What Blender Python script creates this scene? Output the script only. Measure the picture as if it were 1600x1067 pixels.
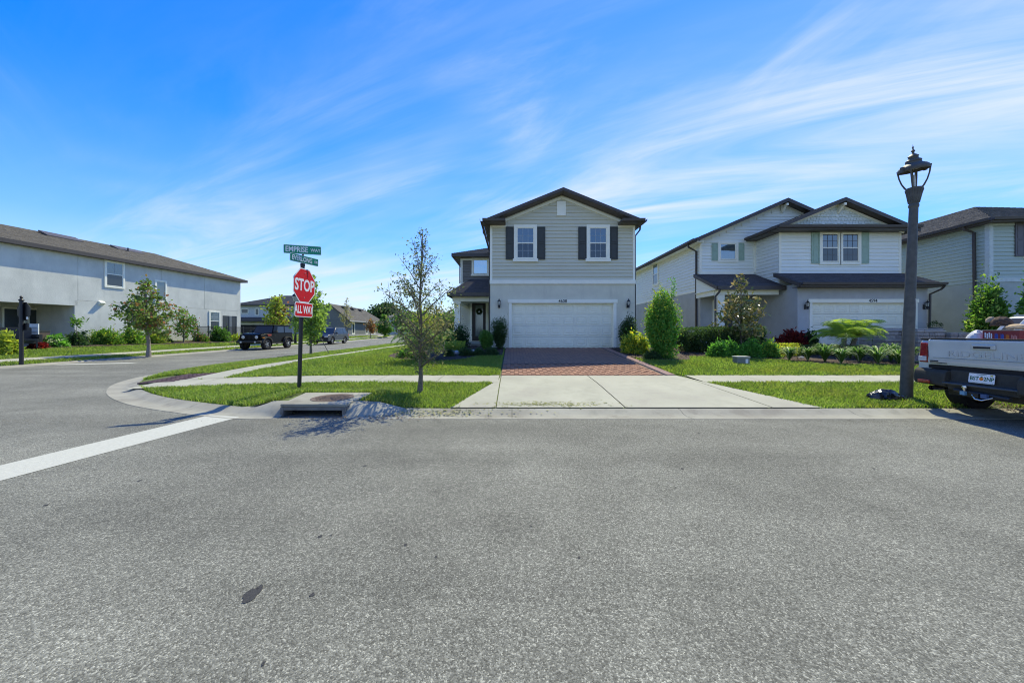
import bpy, bmesh, math, random
import numpy as np
from mathutils import Vector, Matrix
R = math.radians
random.seed(7); rng = np.random.default_rng(7)
for o in list(bpy.data.objects): bpy.data.objects.remove(o)
SC = bpy.context.scene
COL = SC.collection
# ------------------------------------------------------------------ camera, sky, sun, exposure
cd = bpy.data.cameras.new('camera'); cam = bpy.data.objects.new('camera', cd); COL.objects.link(cam)
CAMH = 1.45
cam.location = (0, 0, CAMH); cam.rotation_euler = (R(90), 0, 0)
cd.sensor_width = 36; cd.lens = 12.0; cd.shift_y = -15.5/1600; cd.clip_end = 3000; cd.clip_start = .05
SC.camera = cam
SUN_AZ = math.atan2(.46, 1.0)          # measured from +y towards +x
SUN_EL = R(52)
sd = bpy.data.lights.new('sun', 'SUN'); sun = bpy.data.objects.new('sun', sd); COL.objects.link(sun)
sd.energy = 2.15; sd.angle = R(.5); sd.color = (1, .95, .69)
sdir = Vector((math.sin(SUN_AZ)*math.cos(SUN_EL), math.cos(SUN_AZ)*math.cos(SUN_EL), math.sin(SUN_EL)))
sun.rotation_euler = sdir.to_track_quat('Z', 'Y').to_euler(); sun.location = (0, 0, 60)
w = bpy.data.worlds.new('World'); SC.world = w; w.use_nodes = True
def world():
    nt = w.node_tree; N = nt.nodes; L = nt.links; N.clear()
    out = N.new('ShaderNodeOutputWorld'); bg = N.new('ShaderNodeBackground'); bg.inputs[1].default_value = .12
    sky = N.new('ShaderNodeTexSky'); sky.sky_type = 'NISHITA'; sky.sun_disc = False
    sky.sun_elevation = SUN_EL; sky.sun_rotation = SUN_AZ; sky.air_density = 1.0; sky.dust_density = 0.0; sky.ozone_density = 2.2
    hs = N.new('ShaderNodeHueSaturation'); hs.inputs['Hue'].default_value = .518; hs.inputs['Saturation'].default_value = 1.7; hs.inputs['Value'].default_value = .83
    L.new(sky.outputs[0], hs.inputs['Color'])
    tc = N.new('ShaderNodeTexCoord')
    sep = N.new('ShaderNodeSeparateXYZ'); L.new(tc.outputs['Generated'], sep.inputs[0])
    def math_(op, a, b=None, clamp=False):
        m = N.new('ShaderNodeMath'); m.operation = op; m.use_clamp = clamp
        for i, v in enumerate((a, b)):
            if v is None: continue
            if isinstance(v, (int, float)): m.inputs[i].default_value = v
            else: L.new(v, m.inputs[i])
        return m.outputs[0]
    z = math_('ADD', math_('MAXIMUM', sep.outputs[2], 0.0), .12)
    px = math_('DIVIDE', sep.outputs[0], z); py = math_('DIVIDE', sep.outputs[1], z)
    cmb = N.new('ShaderNodeCombineXYZ'); L.new(px, cmb.inputs[0]); L.new(py, cmb.inputs[1])
    def layer(rot, sc, nscale, lo, hi, dist, off, det=7):
        mp = N.new('ShaderNodeMapping'); mp.vector_type = 'TEXTURE'; L.new(cmb.outputs[0], mp.inputs[0])
        mp.inputs['Rotation'].default_value = (0, 0, R(rot)); mp.inputs['Scale'].default_value = (1/sc[0], 1/sc[1], 1); mp.inputs['Location'].default_value = off
        n = N.new('ShaderNodeTexNoise'); n.inputs['Scale'].default_value = nscale; n.inputs['Detail'].default_value = det
        n.inputs['Roughness'].default_value = .6; n.inputs['Distortion'].default_value = dist
        L.new(mp.outputs[0], n.inputs[0])
        mr = N.new('ShaderNodeMapRange'); mr.interpolation_type = 'SMOOTHSTEP'; L.new(n.outputs[0], mr.inputs[0])
        mr.inputs[1].default_value = lo; mr.inputs[2].default_value = hi
        return mr.outputs[0]
    streak = layer(-24, (.42, 2.3, 1), 1.0, .36, .80, .8, OFF[0])
    wisp = layer(-38, (.5, 1.6, 1), 1.1, .45, .78, .9, OFF[1])
    patch = layer(-22, (.6, 1.2, 1), .55, .40, .62, .4, OFF[2], 3)
    patch2 = layer(10, (.8, 1, 1), .5, .42, .66, .4, OFF[3], 3)
    veil = layer(-22, (.35, .9, 1), .5, .3, .8, .3, OFF[4], 5)
    # cirrus sheet: it thickens beyond a line across the sky and towards the horizon
    q = math_('ADD', math_('MULTIPLY', px, .37), math_('MULTIPLY', py, .93))
    qr = N.new('ShaderNodeMapRange'); qr.interpolation_type = 'SMOOTHSTEP'; L.new(math_('MAXIMUM', q, math_('MULTIPLY', q, -1.3)), qr.inputs[0]); qr.inputs[1].default_value = .45; qr.inputs[2].default_value = 1.5  # also unseen cirrus behind the camera, added to whiten the light in shade
    hz = N.new('ShaderNodeMapRange'); L.new(sep.outputs[2], hz.inputs[0]); hz.inputs[1].default_value = .5; hz.inputs[2].default_value = .02
    front = math_('ADD', math_('MULTIPLY', qr.outputs[0], .86), .06)
    c1 = math_('MULTIPLY', streak, math_('MULTIPLY', math_('ADD', math_('MULTIPLY', patch, .75), .25), front))
    c3 = math_('MULTIPLY', wisp, math_('MULTIPLY', patch2, math_('ADD', math_('MULTIPLY', qr.outputs[0], .5), .22)))
    c2 = math_('MULTIPLY', veil, math_('MULTIPLY', front, .6))
    c4 = math_('MULTIPLY', math_('POWER', hz.outputs[0], 1.6), .92)
    m0 = N.new('ShaderNodeMix'); m0.data_type = 'RGBA'; L.new(c4, m0.inputs[0]); L.new(hs.outputs[0], m0.inputs[6]); m0.inputs[7].default_value = HAZE + (1,)
    cov = math_('ADD', math_('ADD', c1, c2), c3, True)
    cov = math_('MULTIPLY', cov, .9)
    mx = N.new('ShaderNodeMix'); mx.data_type = 'RGBA'
    L.new(cov, mx.inputs[0]); L.new(m0.outputs[2], mx.inputs[6]); mx.inputs[7].default_value = CLOUD + (1,)
    L.new(mx.outputs[2], bg.inputs[0]); L.new(bg.outputs[0], out.inputs[0])
OFF = ((19.2, 17.4, 0), (14.6, 4.6, 0), (6.6, 14.3, 0), (16.1, 0.3, 0), (3.3, 17.9, 0))
CLOUD = (2.4, 2.62, 3.1); HAZE = (1.5, 1.98, 2.75)
world()
SC.view_settings.view_transform = 'Standard'; SC.view_settings.look = 'None'; SC.view_settings.gamma = 1
SC.view_settings.use_curve_mapping = False
SC.view_settings.exposure = 1.55
SC.cycles.max_bounces = 6; SC.cycles.transparent_max_bounces = 6; SC.cycles.caustics_reflective = False; SC.cycles.caustics_refractive = False
SC.cycles.use_denoising = True; SC.cycles.filter_width = 1.1

# ------------------------------------------------------------------ materials
MATS = {}
def mat(name, col, rough=.7, var=.12, scale=6., bump=0., bscale=80., metal=0., spec=.4, ov=0., iv=0., col2=None, transl=0., stretch=None, coat=0., bdist=.01, wear=None):
    if name in MATS: return MATS[name]
    m = bpy.data.materials.new(name); m.use_nodes = True; nt = m.node_tree; N = nt.nodes; L = nt.links
    b = N['Principled BSDF']; b.inputs['Roughness'].default_value = rough; b.inputs['Metallic'].default_value = metal
    b.inputs['Specular IOR Level'].default_value = spec; b.inputs['Coat Weight'].default_value = coat
    g = N.new('ShaderNodeNewGeometry'); vec = g.outputs['Position']
    if stretch:
        mp = N.new('ShaderNodeMapping'); mp.inputs['Scale'].default_value = stretch; L.new(vec, mp.inputs[0]); vec = mp.outputs[0]
    n = N.new('ShaderNodeTexNoise'); n.inputs['Scale'].default_value = scale; n.inputs['Detail'].default_value = 6; n.inputs['Roughness'].default_value = .6
    L.new(vec, n.inputs[0])
    col2 = col2 or tuple(c*.6 for c in col)
    hi = tuple(min(1, c*(1+var)) for c in col) + (1,); lo = tuple(c*(1-var) for c in col) + (1,)
    mx = N.new('ShaderNodeMix'); mx.data_type = 'RGBA'; mx.inputs[6].default_value = lo; mx.inputs[7].default_value = hi
    mr = N.new('ShaderNodeMapRange'); mr.inputs[1].default_value = .3; mr.inputs[2].default_value = .7; L.new(n.outputs[0], mr.inputs[0])
    L.new(mr.outputs[0], mx.inputs[0]); c = mx.outputs[2]
    if wear:
        mw = N.new('ShaderNodeMapping'); mw.inputs['Scale'].default_value = wear[1]; L.new(g.outputs['Position'], mw.inputs[0])
        nw = N.new('ShaderNodeTexNoise'); nw.inputs['Scale'].default_value = wear[2]; nw.inputs['Detail'].default_value = 8; nw.inputs['Roughness'].default_value = .7; L.new(mw.outputs[0], nw.inputs[0])
        rw = N.new('ShaderNodeMapRange'); rw.interpolation_type = 'SMOOTHSTEP'; rw.inputs[1].default_value = wear[4]; rw.inputs[2].default_value = wear[4]+.22; rw.inputs[4].default_value = wear[0]; L.new(nw.outputs[0], rw.inputs[0])
        xw = N.new('ShaderNodeMix'); xw.data_type = 'RGBA'; L.new(rw.outputs[0], xw.inputs[0]); L.new(c, xw.inputs[6]); xw.inputs[7].default_value = wear[3] + (1,); c = xw.outputs[2]
    src = None
    if ov:
        oi = N.new('ShaderNodeObjectInfo'); src = oi.outputs['Random']
    if iv:
        ad = N.new('ShaderNodeMath'); ad.operation = 'ADD'; L.new(g.outputs['Random Per Island'], ad.inputs[0])
        if src: L.new(src, ad.inputs[1])
        else: ad.inputs[1].default_value = 0
        fr = N.new('ShaderNodeMath'); fr.operation = 'FRACT'; L.new(ad.outputs[0], fr.inputs[0]); src = fr.outputs[0]
    if src:
        k = N.new('ShaderNodeMath'); k.operation = 'MULTIPLY'; k.inputs[1].default_value = max(ov, iv); L.new(src, k.inputs[0])
        m2 = N.new('ShaderNodeMix'); m2.data_type = 'RGBA'; L.new(k.outputs[0], m2.inputs[0]); L.new(c, m2.inputs[6]); m2.inputs[7].default_value = col2 + (1,)
        c = m2.outputs[2]
    L.new(c, b.inputs['Base Color'])
    if bump:
        bn = N.new('ShaderNodeTexNoise'); bn.inputs['Scale'].default_value = bscale; bn.inputs['Detail'].default_value = 4; L.new(vec, bn.inputs[0])
        bp = N.new('ShaderNodeBump'); bp.inputs['Strength'].default_value = bump; bp.inputs['Distance'].default_value = bdist
        L.new(bn.outputs[0], bp.inputs['Height']); L.new(bp.outputs[0], b.inputs['Normal'])
    if transl:
        t = N.new('ShaderNodeBsdfTranslucent'); ms = N.new('ShaderNodeMixShader'); ms.inputs[0].default_value = transl
        hs = N.new('ShaderNodeHueSaturation'); hs.inputs['Value'].default_value = 1.5; hs.inputs['Saturation'].default_value = 1.1
        L.new(c, hs.inputs['Color']); L.new(hs.outputs[0], t.inputs[0]); L.new(b.outputs[0], ms.inputs[1]); L.new(t.outputs[0], ms.inputs[2])
        L.new(ms.outputs[0], N['Material Output'].inputs[0])
    MATS[name] = m; return m
def glass_mat(name, base, refl=.3, rough=.03, tint=(.85, .95, 1, 1)):
    m = bpy.data.materials.new(name); m.use_nodes = True; nt = m.node_tree; N = nt.nodes; L = nt.links
    b = N['Principled BSDF']; b.inputs['Base Color'].default_value = base + (1,); b.inputs['Roughness'].default_value = .4
    gl = N.new('ShaderNodeBsdfGlossy'); gl.inputs['Roughness'].default_value = rough; gl.inputs['Color'].default_value = tint
    g = N.new('ShaderNodeNewGeometry'); n = N.new('ShaderNodeTexNoise'); n.inputs['Scale'].default_value = 1.3; L.new(g.outputs['Position'], n.inputs[0])
    bp = N.new('ShaderNodeBump'); bp.inputs['Strength'].default_value = .06; bp.inputs['Distance'].default_value = .05; L.new(n.outputs[0], bp.inputs['Height']); L.new(bp.outputs[0], gl.inputs['Normal'])
    fr = N.new('ShaderNodeFresnel'); fr.inputs[0].default_value = 1.5
    ad = N.new('ShaderNodeMath'); ad.operation = 'ADD'; ad.use_clamp = True; ad.inputs[1].default_value = refl; L.new(fr.outputs[0], ad.inputs[0])
    ms = N.new('ShaderNodeMixShader'); L.new(ad.outputs[0], ms.inputs[0]); L.new(b.outputs[0], ms.inputs[1]); L.new(gl.outputs[0], ms.inputs[2])
    L.new(ms.outputs[0], N['Material Output'].inputs[0]); MATS[name] = m; return m
def asphalt_mat():
    m = bpy.data.materials.new('asphalt'); m.use_nodes = True; nt = m.node_tree; N = nt.nodes; L = nt.links
    b = N['Principled BSDF']; b.inputs['Roughness'].default_value = .9; b.inputs['Specular IOR Level'].default_value = .25
    g = N.new('ShaderNodeNewGeometry'); P = g.outputs['Position']
    def noise(sc, det, stretch=None, dist=0):
        v = P
        if stretch:
            mp = N.new('ShaderNodeMapping'); mp.inputs['Scale'].default_value = stretch; L.new(P, mp.inputs[0]); v = mp.outputs[0]
        n = N.new('ShaderNodeTexNoise'); n.inputs['Scale'].default_value = sc; n.inputs['Detail'].default_value = det; n.inputs['Distortion'].default_value = dist
        L.new(v, n.inputs[0]); return n.outputs[0]
    vo = N.new('ShaderNodeTexVoronoi'); vo.inputs['Scale'].default_value = 150; L.new(P, vo.inputs[0])
    sp = N.new('ShaderNodeSeparateColor'); L.new(vo.outputs['Color'], sp.inputs[0])
    rp = N.new('ShaderNodeValToRGB'); e = rp.color_ramp.elements
    e[0].position = 0; e[0].color = (.085, .082, .066, 1); e[1].position = 1; e[1].color = (.35, .342, .28, 1)
    e2 = rp.color_ramp.elements.new(.45); e2.color = (.14, .138, .114, 1); e3 = rp.color_ramp.elements.new(.85); e3.color = (.21, .206, .17, 1)
    L.new(sp.outputs[0], rp.inputs[0])
    def mul(c, f, lo, hi):
        mr = N.new('ShaderNodeMapRange'); mr.inputs[1].default_value = .3; mr.inputs[2].default_value = .7; mr.inputs[3].default_value = lo; mr.inputs[4].default_value = hi
        L.new(f, mr.inputs[0])
        vm = N.new('ShaderNodeVectorMath'); vm.operation = 'SCALE'; L.new(c, vm.inputs[0]); L.new(mr.outputs[0], vm.inputs['Scale']); return vm.outputs[0]
    c = mul(rp.outputs[0], noise(.42, 5), .80, 1.2)
    c = mul(c, noise(2.2, 5, None, .6), .9, 1.1)
    c = mul(c, noise(1.0, 4, (.07, 1.1, 1)), .84, 1.16)
    c = mul(c, noise(30, 3), .82, 1.18)
    L.new(c, b.inputs['Base Color'])
    bp = N.new('ShaderNodeBump'); bp.inputs['Strength'].default_value = .45; bp.inputs['Distance'].default_value = .006
    L.new(vo.outputs['Distance'], bp.inputs['Height']); bp.invert = True; L.new(bp.outputs[0], b.inputs['Normal'])
    MATS['asphalt'] = m; return m
asphalt = asphalt_mat()
concrete = mat('concrete', (.36, .35, .265), .85, .16, 2.2, .25, 160, ov=.12, col2=(.30, .28, .25), wear=(.55, (1, 1, 1), 1.1, (.22, .2, .165), .46))
kerbmat = mat('kerb_concrete', (.32, .305, .24), .9, .28, 3.2, .35, 120, ov=.2, col2=(.25, .23, .20), wear=(.7, (1, 1, 1), 1.6, (.13, .115, .09), .44))
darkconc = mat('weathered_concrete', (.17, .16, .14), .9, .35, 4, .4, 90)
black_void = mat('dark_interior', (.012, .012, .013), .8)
paintw = mat('road_paint', (.44, .435, .37), .8, .10, 30, .3, 150, wear=(.45, (1, 1, 1), 22, (.22, .215, .2), .56))
soil = mat('lawn_soil', (.09, .12, .03), .95, .35, 3, .5, 40, wear=(.6, (1, 1, 1), .55, (.13, .11, .04), .48))
mulch = mat('mulch', (.075, .05, .036), .95, .45, 14, 1., 45, bdist=.03)
brickm = mat('brick_paver', (.35, .175, .105), .85, .2, 9, .35, 90, ov=.8, iv=.8, col2=(.27, .14, .09))
brickedge = mat('border_paver', (.38, .24, .20), .85, .2, 9, .35, 90, ov=.4, col2=(.29, .2, .17))
sandj = mat('joint_sand', (.10, .085, .07), .95, .2, 20)
rampm = mat('ramp_paver', (.085, .045, .045), .85, .2, 20, .3, 100, ov=.4, iv=.4, col2=(.05, .035, .04))
rustm = mat('rusty_iron', (.115, .08, .058), .8, .4, 16, .5, 60)
grassm = mat('grass_blade', (.26, .33, .08), .55, .3, .9, iv=.8, col2=(.12, .22, .02), transl=.5, spec=.35, wear=(.7, (1, 1, 1), .55, (.34, .31, .07), .48))
grassdry = mat('grass_blade_dry', (.36, .35, .11), .6, .3, 1.4, iv=.7, col2=(.09, .14, .02), transl=.3, spec=.3)
white = mat('white_trim', (.90, .88, .74), .5, .04, 3, .08, 60)
stucco1 = mat('grey_stucco', (.66, .64, .51), .9, .06, 2.5, .35, 55, bdist=.012, wear=(.3, (2.2, 2.2, .35), 1.0, (.42, .39, .33), .5))
siding1 = mat('taupe_siding', (.62, .60, .465), .6, .05, 4, .12, 70, ov=.25, col2=(.56, .54, .42), stretch=(.3, 1, 6), wear=(.22, (.8, .8, .8), .9, (.46, .42, .34), .48))
stucco2 = mat('slate_stucco', (.45, .46, .45), .9, .07, 2.5, .35, 55, bdist=.012, wear=(.3, (2.2, 2.2, .35), 1.0, (.3, .31, .3), .5))
siding2 = mat('pale_blue_siding', (.84, .86, .78), .6, .05, 4, .12, 70, ov=.25, col2=(.74, .77, .72), stretch=(.3, 1, 6), wear=(.2, (.8, .8, .8), .9, (.62, .65, .6), .48))
siding3 = mat('sage_siding', (.43, .51, .45), .6, .05, 4, .12, 70, ov=.25, col2=(.39, .46, .41), stretch=(.3, 1, 6))
stucco3 = mat('sage_stucco', (.40, .45, .42), .9, .07, 2.5, .35, 55)
stuccoL = mat('pale_grey_stucco', (.64, .635, .56), .9, .09, 1.2, .5, 30, bdist=.015, wear=(.4, (1.2, 1.2, .35), .8, (.42, .43, .38), .46))
shutd = mat('charcoal_shutter', (.055, .06, .055), .6, .08, 8)
shutg = mat('sage_shutter', (.34, .46, .36), .6, .08, 8)
shutp = mat('grey_shutter', (.13, .125, .14), .6, .08, 8)
bronze = mat('bronze_trim', (.078, .066, .058), .5, .1, 6)
soffit = mat('soffit', (.12, .105, .095), .7, .1, 6)
shinglem = mat('dark_shingle', (.095, .088, .088), .95, .3, 14, .5, 120, iv=.7, col2=(.055, .05, .052))
shinglel = mat('weathered_shingle', (.15, .135, .115), .95, .3, 10, .5, 120, iv=.75, col2=(.085, .078, .07))
doorw = mat('garage_white', (.86, .84, .67), .45, .04, 3, .1, 90, wear=(.22, (1.5, 1.5, .6), 1.2, (.55, .53, .46), .48))
glassu = glass_mat('sky_glass', (.025, .05, .065), .10)
glasse = glass_mat('bright_glass', (.12, .15, .15), .42)
glassd = glass_mat('screened_glass', (.014, .022, .03), .015, .15)
glassdoor = glass_mat('leaded_glass', (.06, .08, .07), .1, .15)
blackm = mat('black_metal', (.016, .016, .017), .45, .1, 10, spec=.5)
postm = mat('lamp_cast_metal', (.085, .083, .073), .6, .25, 9, .35, 60, spec=.4)
clearm = glass_mat('lantern_glass', (.35, .36, .35), .1)
greensign = mat('sign_green', (.005, .27, .15), .4, .05, 6)
redsign = mat('sign_red', (.62, .012, .02), .4, .05, 6)
whitesign = mat('sign_white', (.82, .82, .82), .4, .03, 6)
bark = mat('grey_bark', (.16, .135, .10), .95, .35, 25, .8, 60)
barkl = mat('pale_bark', (.24, .21, .18), .95, .3, 25, .8, 60)
def leaf(name, a, b, tr=.45, rough=.6): return mat(name, tuple(min(.8, c*1.7) for c in a), rough, .2, 2.5, iv=.95, col2=tuple(min(.8, c*1.7) for c in b), transl=tr, spec=.2)
lf_oak = leaf('oak_leaf', (.095, .115, .05), (.035, .05, .022))
lf_oak2 = leaf('oak_new_leaf', (.17, .18, .08), (.15, .13, .05))
lf_maple = leaf('maple_leaf', (.13, .18, .045), (.05, .085, .022))
lf_mred = leaf('maple_red_leaf', (.18, .075, .04), (.1, .09, .03))
lf_light = leaf('light_leaf', (.2, .27, .06), (.075, .13, .03))
lf_mid = leaf('mid_leaf', (.09, .17, .03), (.035, .085, .016))
lf_dark = leaf('dark_leaf', (.04, .075, .025), (.015, .032, .012))
lf_hedge = leaf('hedge_leaf', (.05, .085, .028), (.018, .036, .012))
lf_bright = leaf('bright_leaf', (.10, .22, .04), (.04, .11, .02))
lf_yel = leaf('croton_leaf', (.42, .38, .05), (.14, .22, .04))
lf_red = leaf('copper_leaf', (.17, .025, .02), (.05, .012, .014))
lf_olive = leaf('magnolia_leaf', (.14, .15, .05), (.035, .055, .02), .15, .3)
lf_mag2 = leaf('magnolia_bronze_leaf', (.26, .2, .09), (.16, .15, .06), .2)
lf_palm = leaf('palm_leaf', (.15, .22, .06), (.07, .13, .03))
lf_strap = leaf('strap_leaf', (.085, .15, .035), (.03, .07, .016))
lf_strapw = leaf('pale_strap_leaf', (.36, .38, .24), (.16, .22, .09))
lf_yg = leaf('yellow_green_leaf', (.25, .27, .045), (.11, .17, .03))
tyrem = mat('tyre_rubber', (.014, .014, .015), .85, .2, 30, .3, 90)
rimm = mat('alloy_rim', (.35, .35, .36), .35, .05, 5, metal=.8)
carblack = mat('black_paint', (.004, .004, .005), .22, .02, 5, coat=.0, spec=.12)
cargrey = mat('graphite_paint', (.03, .031, .034), .25, .04, 5, metal=.2, coat=.1, spec=.2)
carwhite = mat('silver_white_paint', (.50, .52, .50), .3, .03, 5, metal=.15, coat=.8)
plastic = mat('dark_plastic', (.055, .053, .046), .8, .12, 12, .15, 150, spec=.15)
chrome = mat('chrome', (.6, .6, .6), .18, .02, 5, metal=1)
carglass = glass_mat('car_glass', (.006, .008, .009), .0, .05, (.38, .42, .45, 1))
redlens = mat('red_lens', (.28, .012, .014), .15, .1, 20, coat=1)
whitelens = mat('clear_lens', (.6, .6, .58), .15, .05, 20, coat=1)
# ------------------------------------------------------------------ mesh helpers
class MB:
    def __init__(s): s.v = []; s.f = []
    def add(s, v, f):
        o = len(s.v); s.v += [tuple(p) for p in v]; s.f += [tuple(i+o for i in q) for q in f]; return s
    def box(s, x0, x1, y0, y1, z0, z1):
        return s.add([(x0,y0,z0),(x1,y0,z0),(x1,y1,z0),(x0,y1,z0),(x0,y0,z1),(x1,y0,z1),(x1,y1,z1),(x0,y1,z1)],
                     [(3,2,1,0),(4,5,6,7),(0,1,5,4),(1,2,6,5),(2,3,7,6),(3,0,4,7)])
    def hexa(s, p): return s.add(p, [(3,2,1,0),(4,5,6,7),(0,1,5,4),(1,2,6,5),(2,3,7,6),(3,0,4,7)])
    def prism(s, poly, axis, a, b):
        n = len(poly)
        def pt(p, t): return {'x': (t, p[0], p[1]), 'y': (p[0], t, p[1]), 'z': (p[0], p[1], t)}[axis]
        v = [pt(p, a) for p in poly] + [pt(p, b) for p in poly]
        f = [tuple(range(n)), tuple(range(2*n-1, n-1, -1))] + [(i, (i+n), (i+1) % n + n, (i+1) % n) for i in range(n)]
        return s.add(v, f)
    def tube(s, pts, r, n=8, cap=True):
        pts = [Vector(p) for p in pts]; rs = r if isinstance(r, (list, tuple)) else [r]*len(pts)
        v = []; up = None
        for i, p in enumerate(pts):
            d = (pts[min(i+1, len(pts)-1)] - pts[max(i-1, 0)])
            if d.length < 1e-9: d = Vector((0, 0, 1))
            d.normalize()
            if up is None: up = d.orthogonal().normalized()
            a = (up - d*up.dot(d)); a = a.normalized() if a.length > 1e-6 else d.orthogonal().normalized(); up = a; b = d.cross(a)
            for k in range(n):
                t = 2*math.pi*k/n; v.append(p + (a*math.cos(t) + b*math.sin(t))*rs[i])
        f = []
        for i in range(len(pts)-1):
            for k in range(n): f.append((i*n+k, i*n+(k+1) % n, (i+1)*n+(k+1) % n, (i+1)*n+k))
        if cap: f += [tuple(range(n-1, -1, -1)), tuple(range((len(pts)-1)*n, len(pts)*n))]
        return s.add(v, f)
    def lathe(s, prof, n=24, c=(0,0,0), axis='z', cap=True):
        v = []; f = []
        for r, h in prof:
            for k in range(n):
                t = 2*math.pi*k/n; x, y = r*math.cos(t), r*math.sin(t)
                p = {'z': (x, y, h), 'y': (x, h, -y), 'x': (h, x, y)}[axis]
                v.append((p[0]+c[0], p[1]+c[1], p[2]+c[2]))
        m = len(prof)
        for i in range(m-1):
            for k in range(n): f.append((i*n+k, i*n+(k+1) % n, (i+1)*n+(k+1) % n, (i+1)*n+k))
        if cap: f += [tuple(range(n-1, -1, -1)), tuple(range((m-1)*n, m*n))]
        return s.add(v, f)
    def quad(s, a, b, c, d): return s.add([a, b, c, d], [(0, 1, 2, 3)])
    def mesh(s, name, m, smooth=None):
        me = bpy.data.meshes.new(name); me.from_pydata(s.v, [], s.f); me.update()
        bm = bmesh.new(); bm.from_mesh(me); bmesh.ops.recalc_face_normals(bm, faces=bm.faces); bm.to_mesh(me); bm.free()
        if smooth: me.shade_smooth(); me.set_sharp_from_angle(angle=R(smooth))
        if m: me.materials.append(m)
        return me
    def build(s, name, m, parent=None, smooth=None, bevel=0, loc=None, rot=None, seg=2, **kw):
        return link(name, s.mesh(name, m, smooth), parent, loc, rot, bevel, seg, **kw)
def link(name, me, parent=None, loc=None, rot=None, bevel=0, seg=2, **kw):
    o = bpy.data.objects.new(name, me); COL.objects.link(o)
    if parent: o.parent = parent
    if loc: o.location = loc
    if rot: o.rotation_euler = rot
    if bevel:
        b = o.modifiers.new('bevel', 'BEVEL'); b.width = bevel; b.segments = seg; b.limit_method = 'ANGLE'; b.angle_limit = R(35)
        b.harden_normals = False
    for k, v in kw.items(): o[k] = v
    return o
def thing(name, label, cat, loc=(0,0,0), rz=0, group=None, rot=None):
    o = bpy.data.objects.new(name, None); COL.objects.link(o); o.location = loc; o.rotation_euler = rot or (0, 0, rz)
    o.empty_display_size = .2
    o['label'] = label; o['category'] = cat
    if group: o['group'] = group
    return o
def tag(o, label, cat, group=None):
    o['label'] = label; o['category'] = cat
    if group: o['group'] = group
    return o
def np_mesh(name, V, F, m=None):
    V = np.asarray(V, np.float32); F = np.asarray(F, np.int32); k = F.shape[1]
    me = bpy.data.meshes.new(name); me.vertices.add(len(V)); me.vertices.foreach_set('co', V.ravel())
    me.loops.add(F.size); me.loops.foreach_set('vertex_index', F.ravel())
    me.polygons.add(len(F)); me.polygons.foreach_set('loop_start', np.arange(len(F), dtype=np.int32)*k)
    me.update(calc_edges=True)
    if m: me.materials.append(m)
    return me
def text(name, body, size, m, parent, loc, rot, sx=1., ext=.002, **kw):
    cu = bpy.data.curves.new(name, 'FONT'); cu.body = body; cu.size = size; cu.align_x = 'CENTER'; cu.align_y = 'CENTER'; cu.extrude = ext
    cu.resolution_u = 3; cu.offset = kw.pop('fat', 0.)
    t = bpy.data.objects.new('tmp', cu); COL.objects.link(t); dg = bpy.context.evaluated_depsgraph_get()
    me = bpy.data.meshes.new_from_object(t.evaluated_get(dg)); bpy.data.objects.remove(t); bpy.data.curves.remove(cu)
    me.transform(Matrix.Diagonal((sx, 1, 1, 1))); me.materials.clear(); me.materials.append(m)
    return link(name, me, parent, loc, rot, **kw)
def seg_dist(X, Y, path):
    d = np.full(X.shape, 1e9)
    for (a, b), (c, e) in zip(path[:-1], path[1:]):
        dx, dy = c-a, e-b; t = np.clip(((X-a)*dx + (Y-b)*dy)/(dx*dx+dy*dy), 0, 1)
        d = np.minimum(d, np.hypot(X-(a+t*dx), Y-(b+t*dy)))
    return d
def spline(P, n=6):
    out = []; P = [Vector(p) for p in P]
    for i in range(len(P)-1):
        p0, p1, p2, p3 = P[max(i-1,0)], P[i], P[i+1], P[min(i+2,len(P)-1)]
        for k in range(n):
            t = k/n; out.append(tuple(.5*((2*p1) + (p2-p0)*t + (2*p0-5*p1+4*p2-p3)*t*t + (3*p1-p0-3*p2+p3)*t**3)))
    out.append(tuple(P[-1])); return out
def inpoly(X, Y, poly):
    r = np.zeros(X.shape, bool); n = len(poly)
    for i in range(n):
        (x1, y1), (x2, y2) = poly[i], poly[(i+1) % n]
        if y1 == y2: continue
        c = ((y1 > Y) != (y2 > Y)) & (X < (x2-x1)*(Y-y1)/(y2-y1)+x1); r ^= c
    return r
# ------------------------------------------------------------------ plan of the place (metres; camera at the origin looking +y)
E_OUT = [(60, 5.64), (5, 5.64), (-1.2, 5.64)] + spline([(-3.9, 5.64), (-4.7, 5.68), (-5.8, 6.02), (-7.3, 6.62), (-8.6, 7.35), (-9.75, 8.2), (-10.9, 9.35), (-11.75, 10.8), (-12.15, 12.5), (-12.25, 15)], 4) + [(-12.3, 24), (-12.4, 36), (-13.2, 46), (-15, 58), (-19, 74), (-26, 95)]
W_OUT = [(-34, 95), (-27, 78), (-23, 64), (-21, 50), (-20.2, 40), (-19.9, 30), (-19.6, 20), (-19.5, 13)] + spline([(-19.5, 13), (-19.9, 11), (-21, 9), (-23, 7.2), (-25.5, 6.1), (-29, 5.64)], 3)[1:] + [(-70, 5.64)]
KW = .5
def offset(path, w, left=False):
    out = []; n = len(path)
    for i in range(n):
        a = Vector(path[max(i-1,0)]); b = Vector(path[min(i+1,n-1)]); d = (b-a).normalized()
        nrm = Vector((d.y, -d.x)); out.append((path[i][0]+nrm.x*w, path[i][1]+nrm.y*w))
    return out
E_BACK = offset(E_OUT, KW); W_BACK = offset(W_OUT, KW)
def zs(y): return .006*np.clip(np.asarray(y, float)-8, 0, 70)
LX = [0, 2.1, 3.1, 9.6, 16, 40, 100]; LZ = [.06, .215, .25, .67, .72, .9, 1.2]
WX = [0, .9, 2.0, 6.5, 20, 60]; WZ = [.06, .15, .2, .6, .75, 1.]
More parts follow.
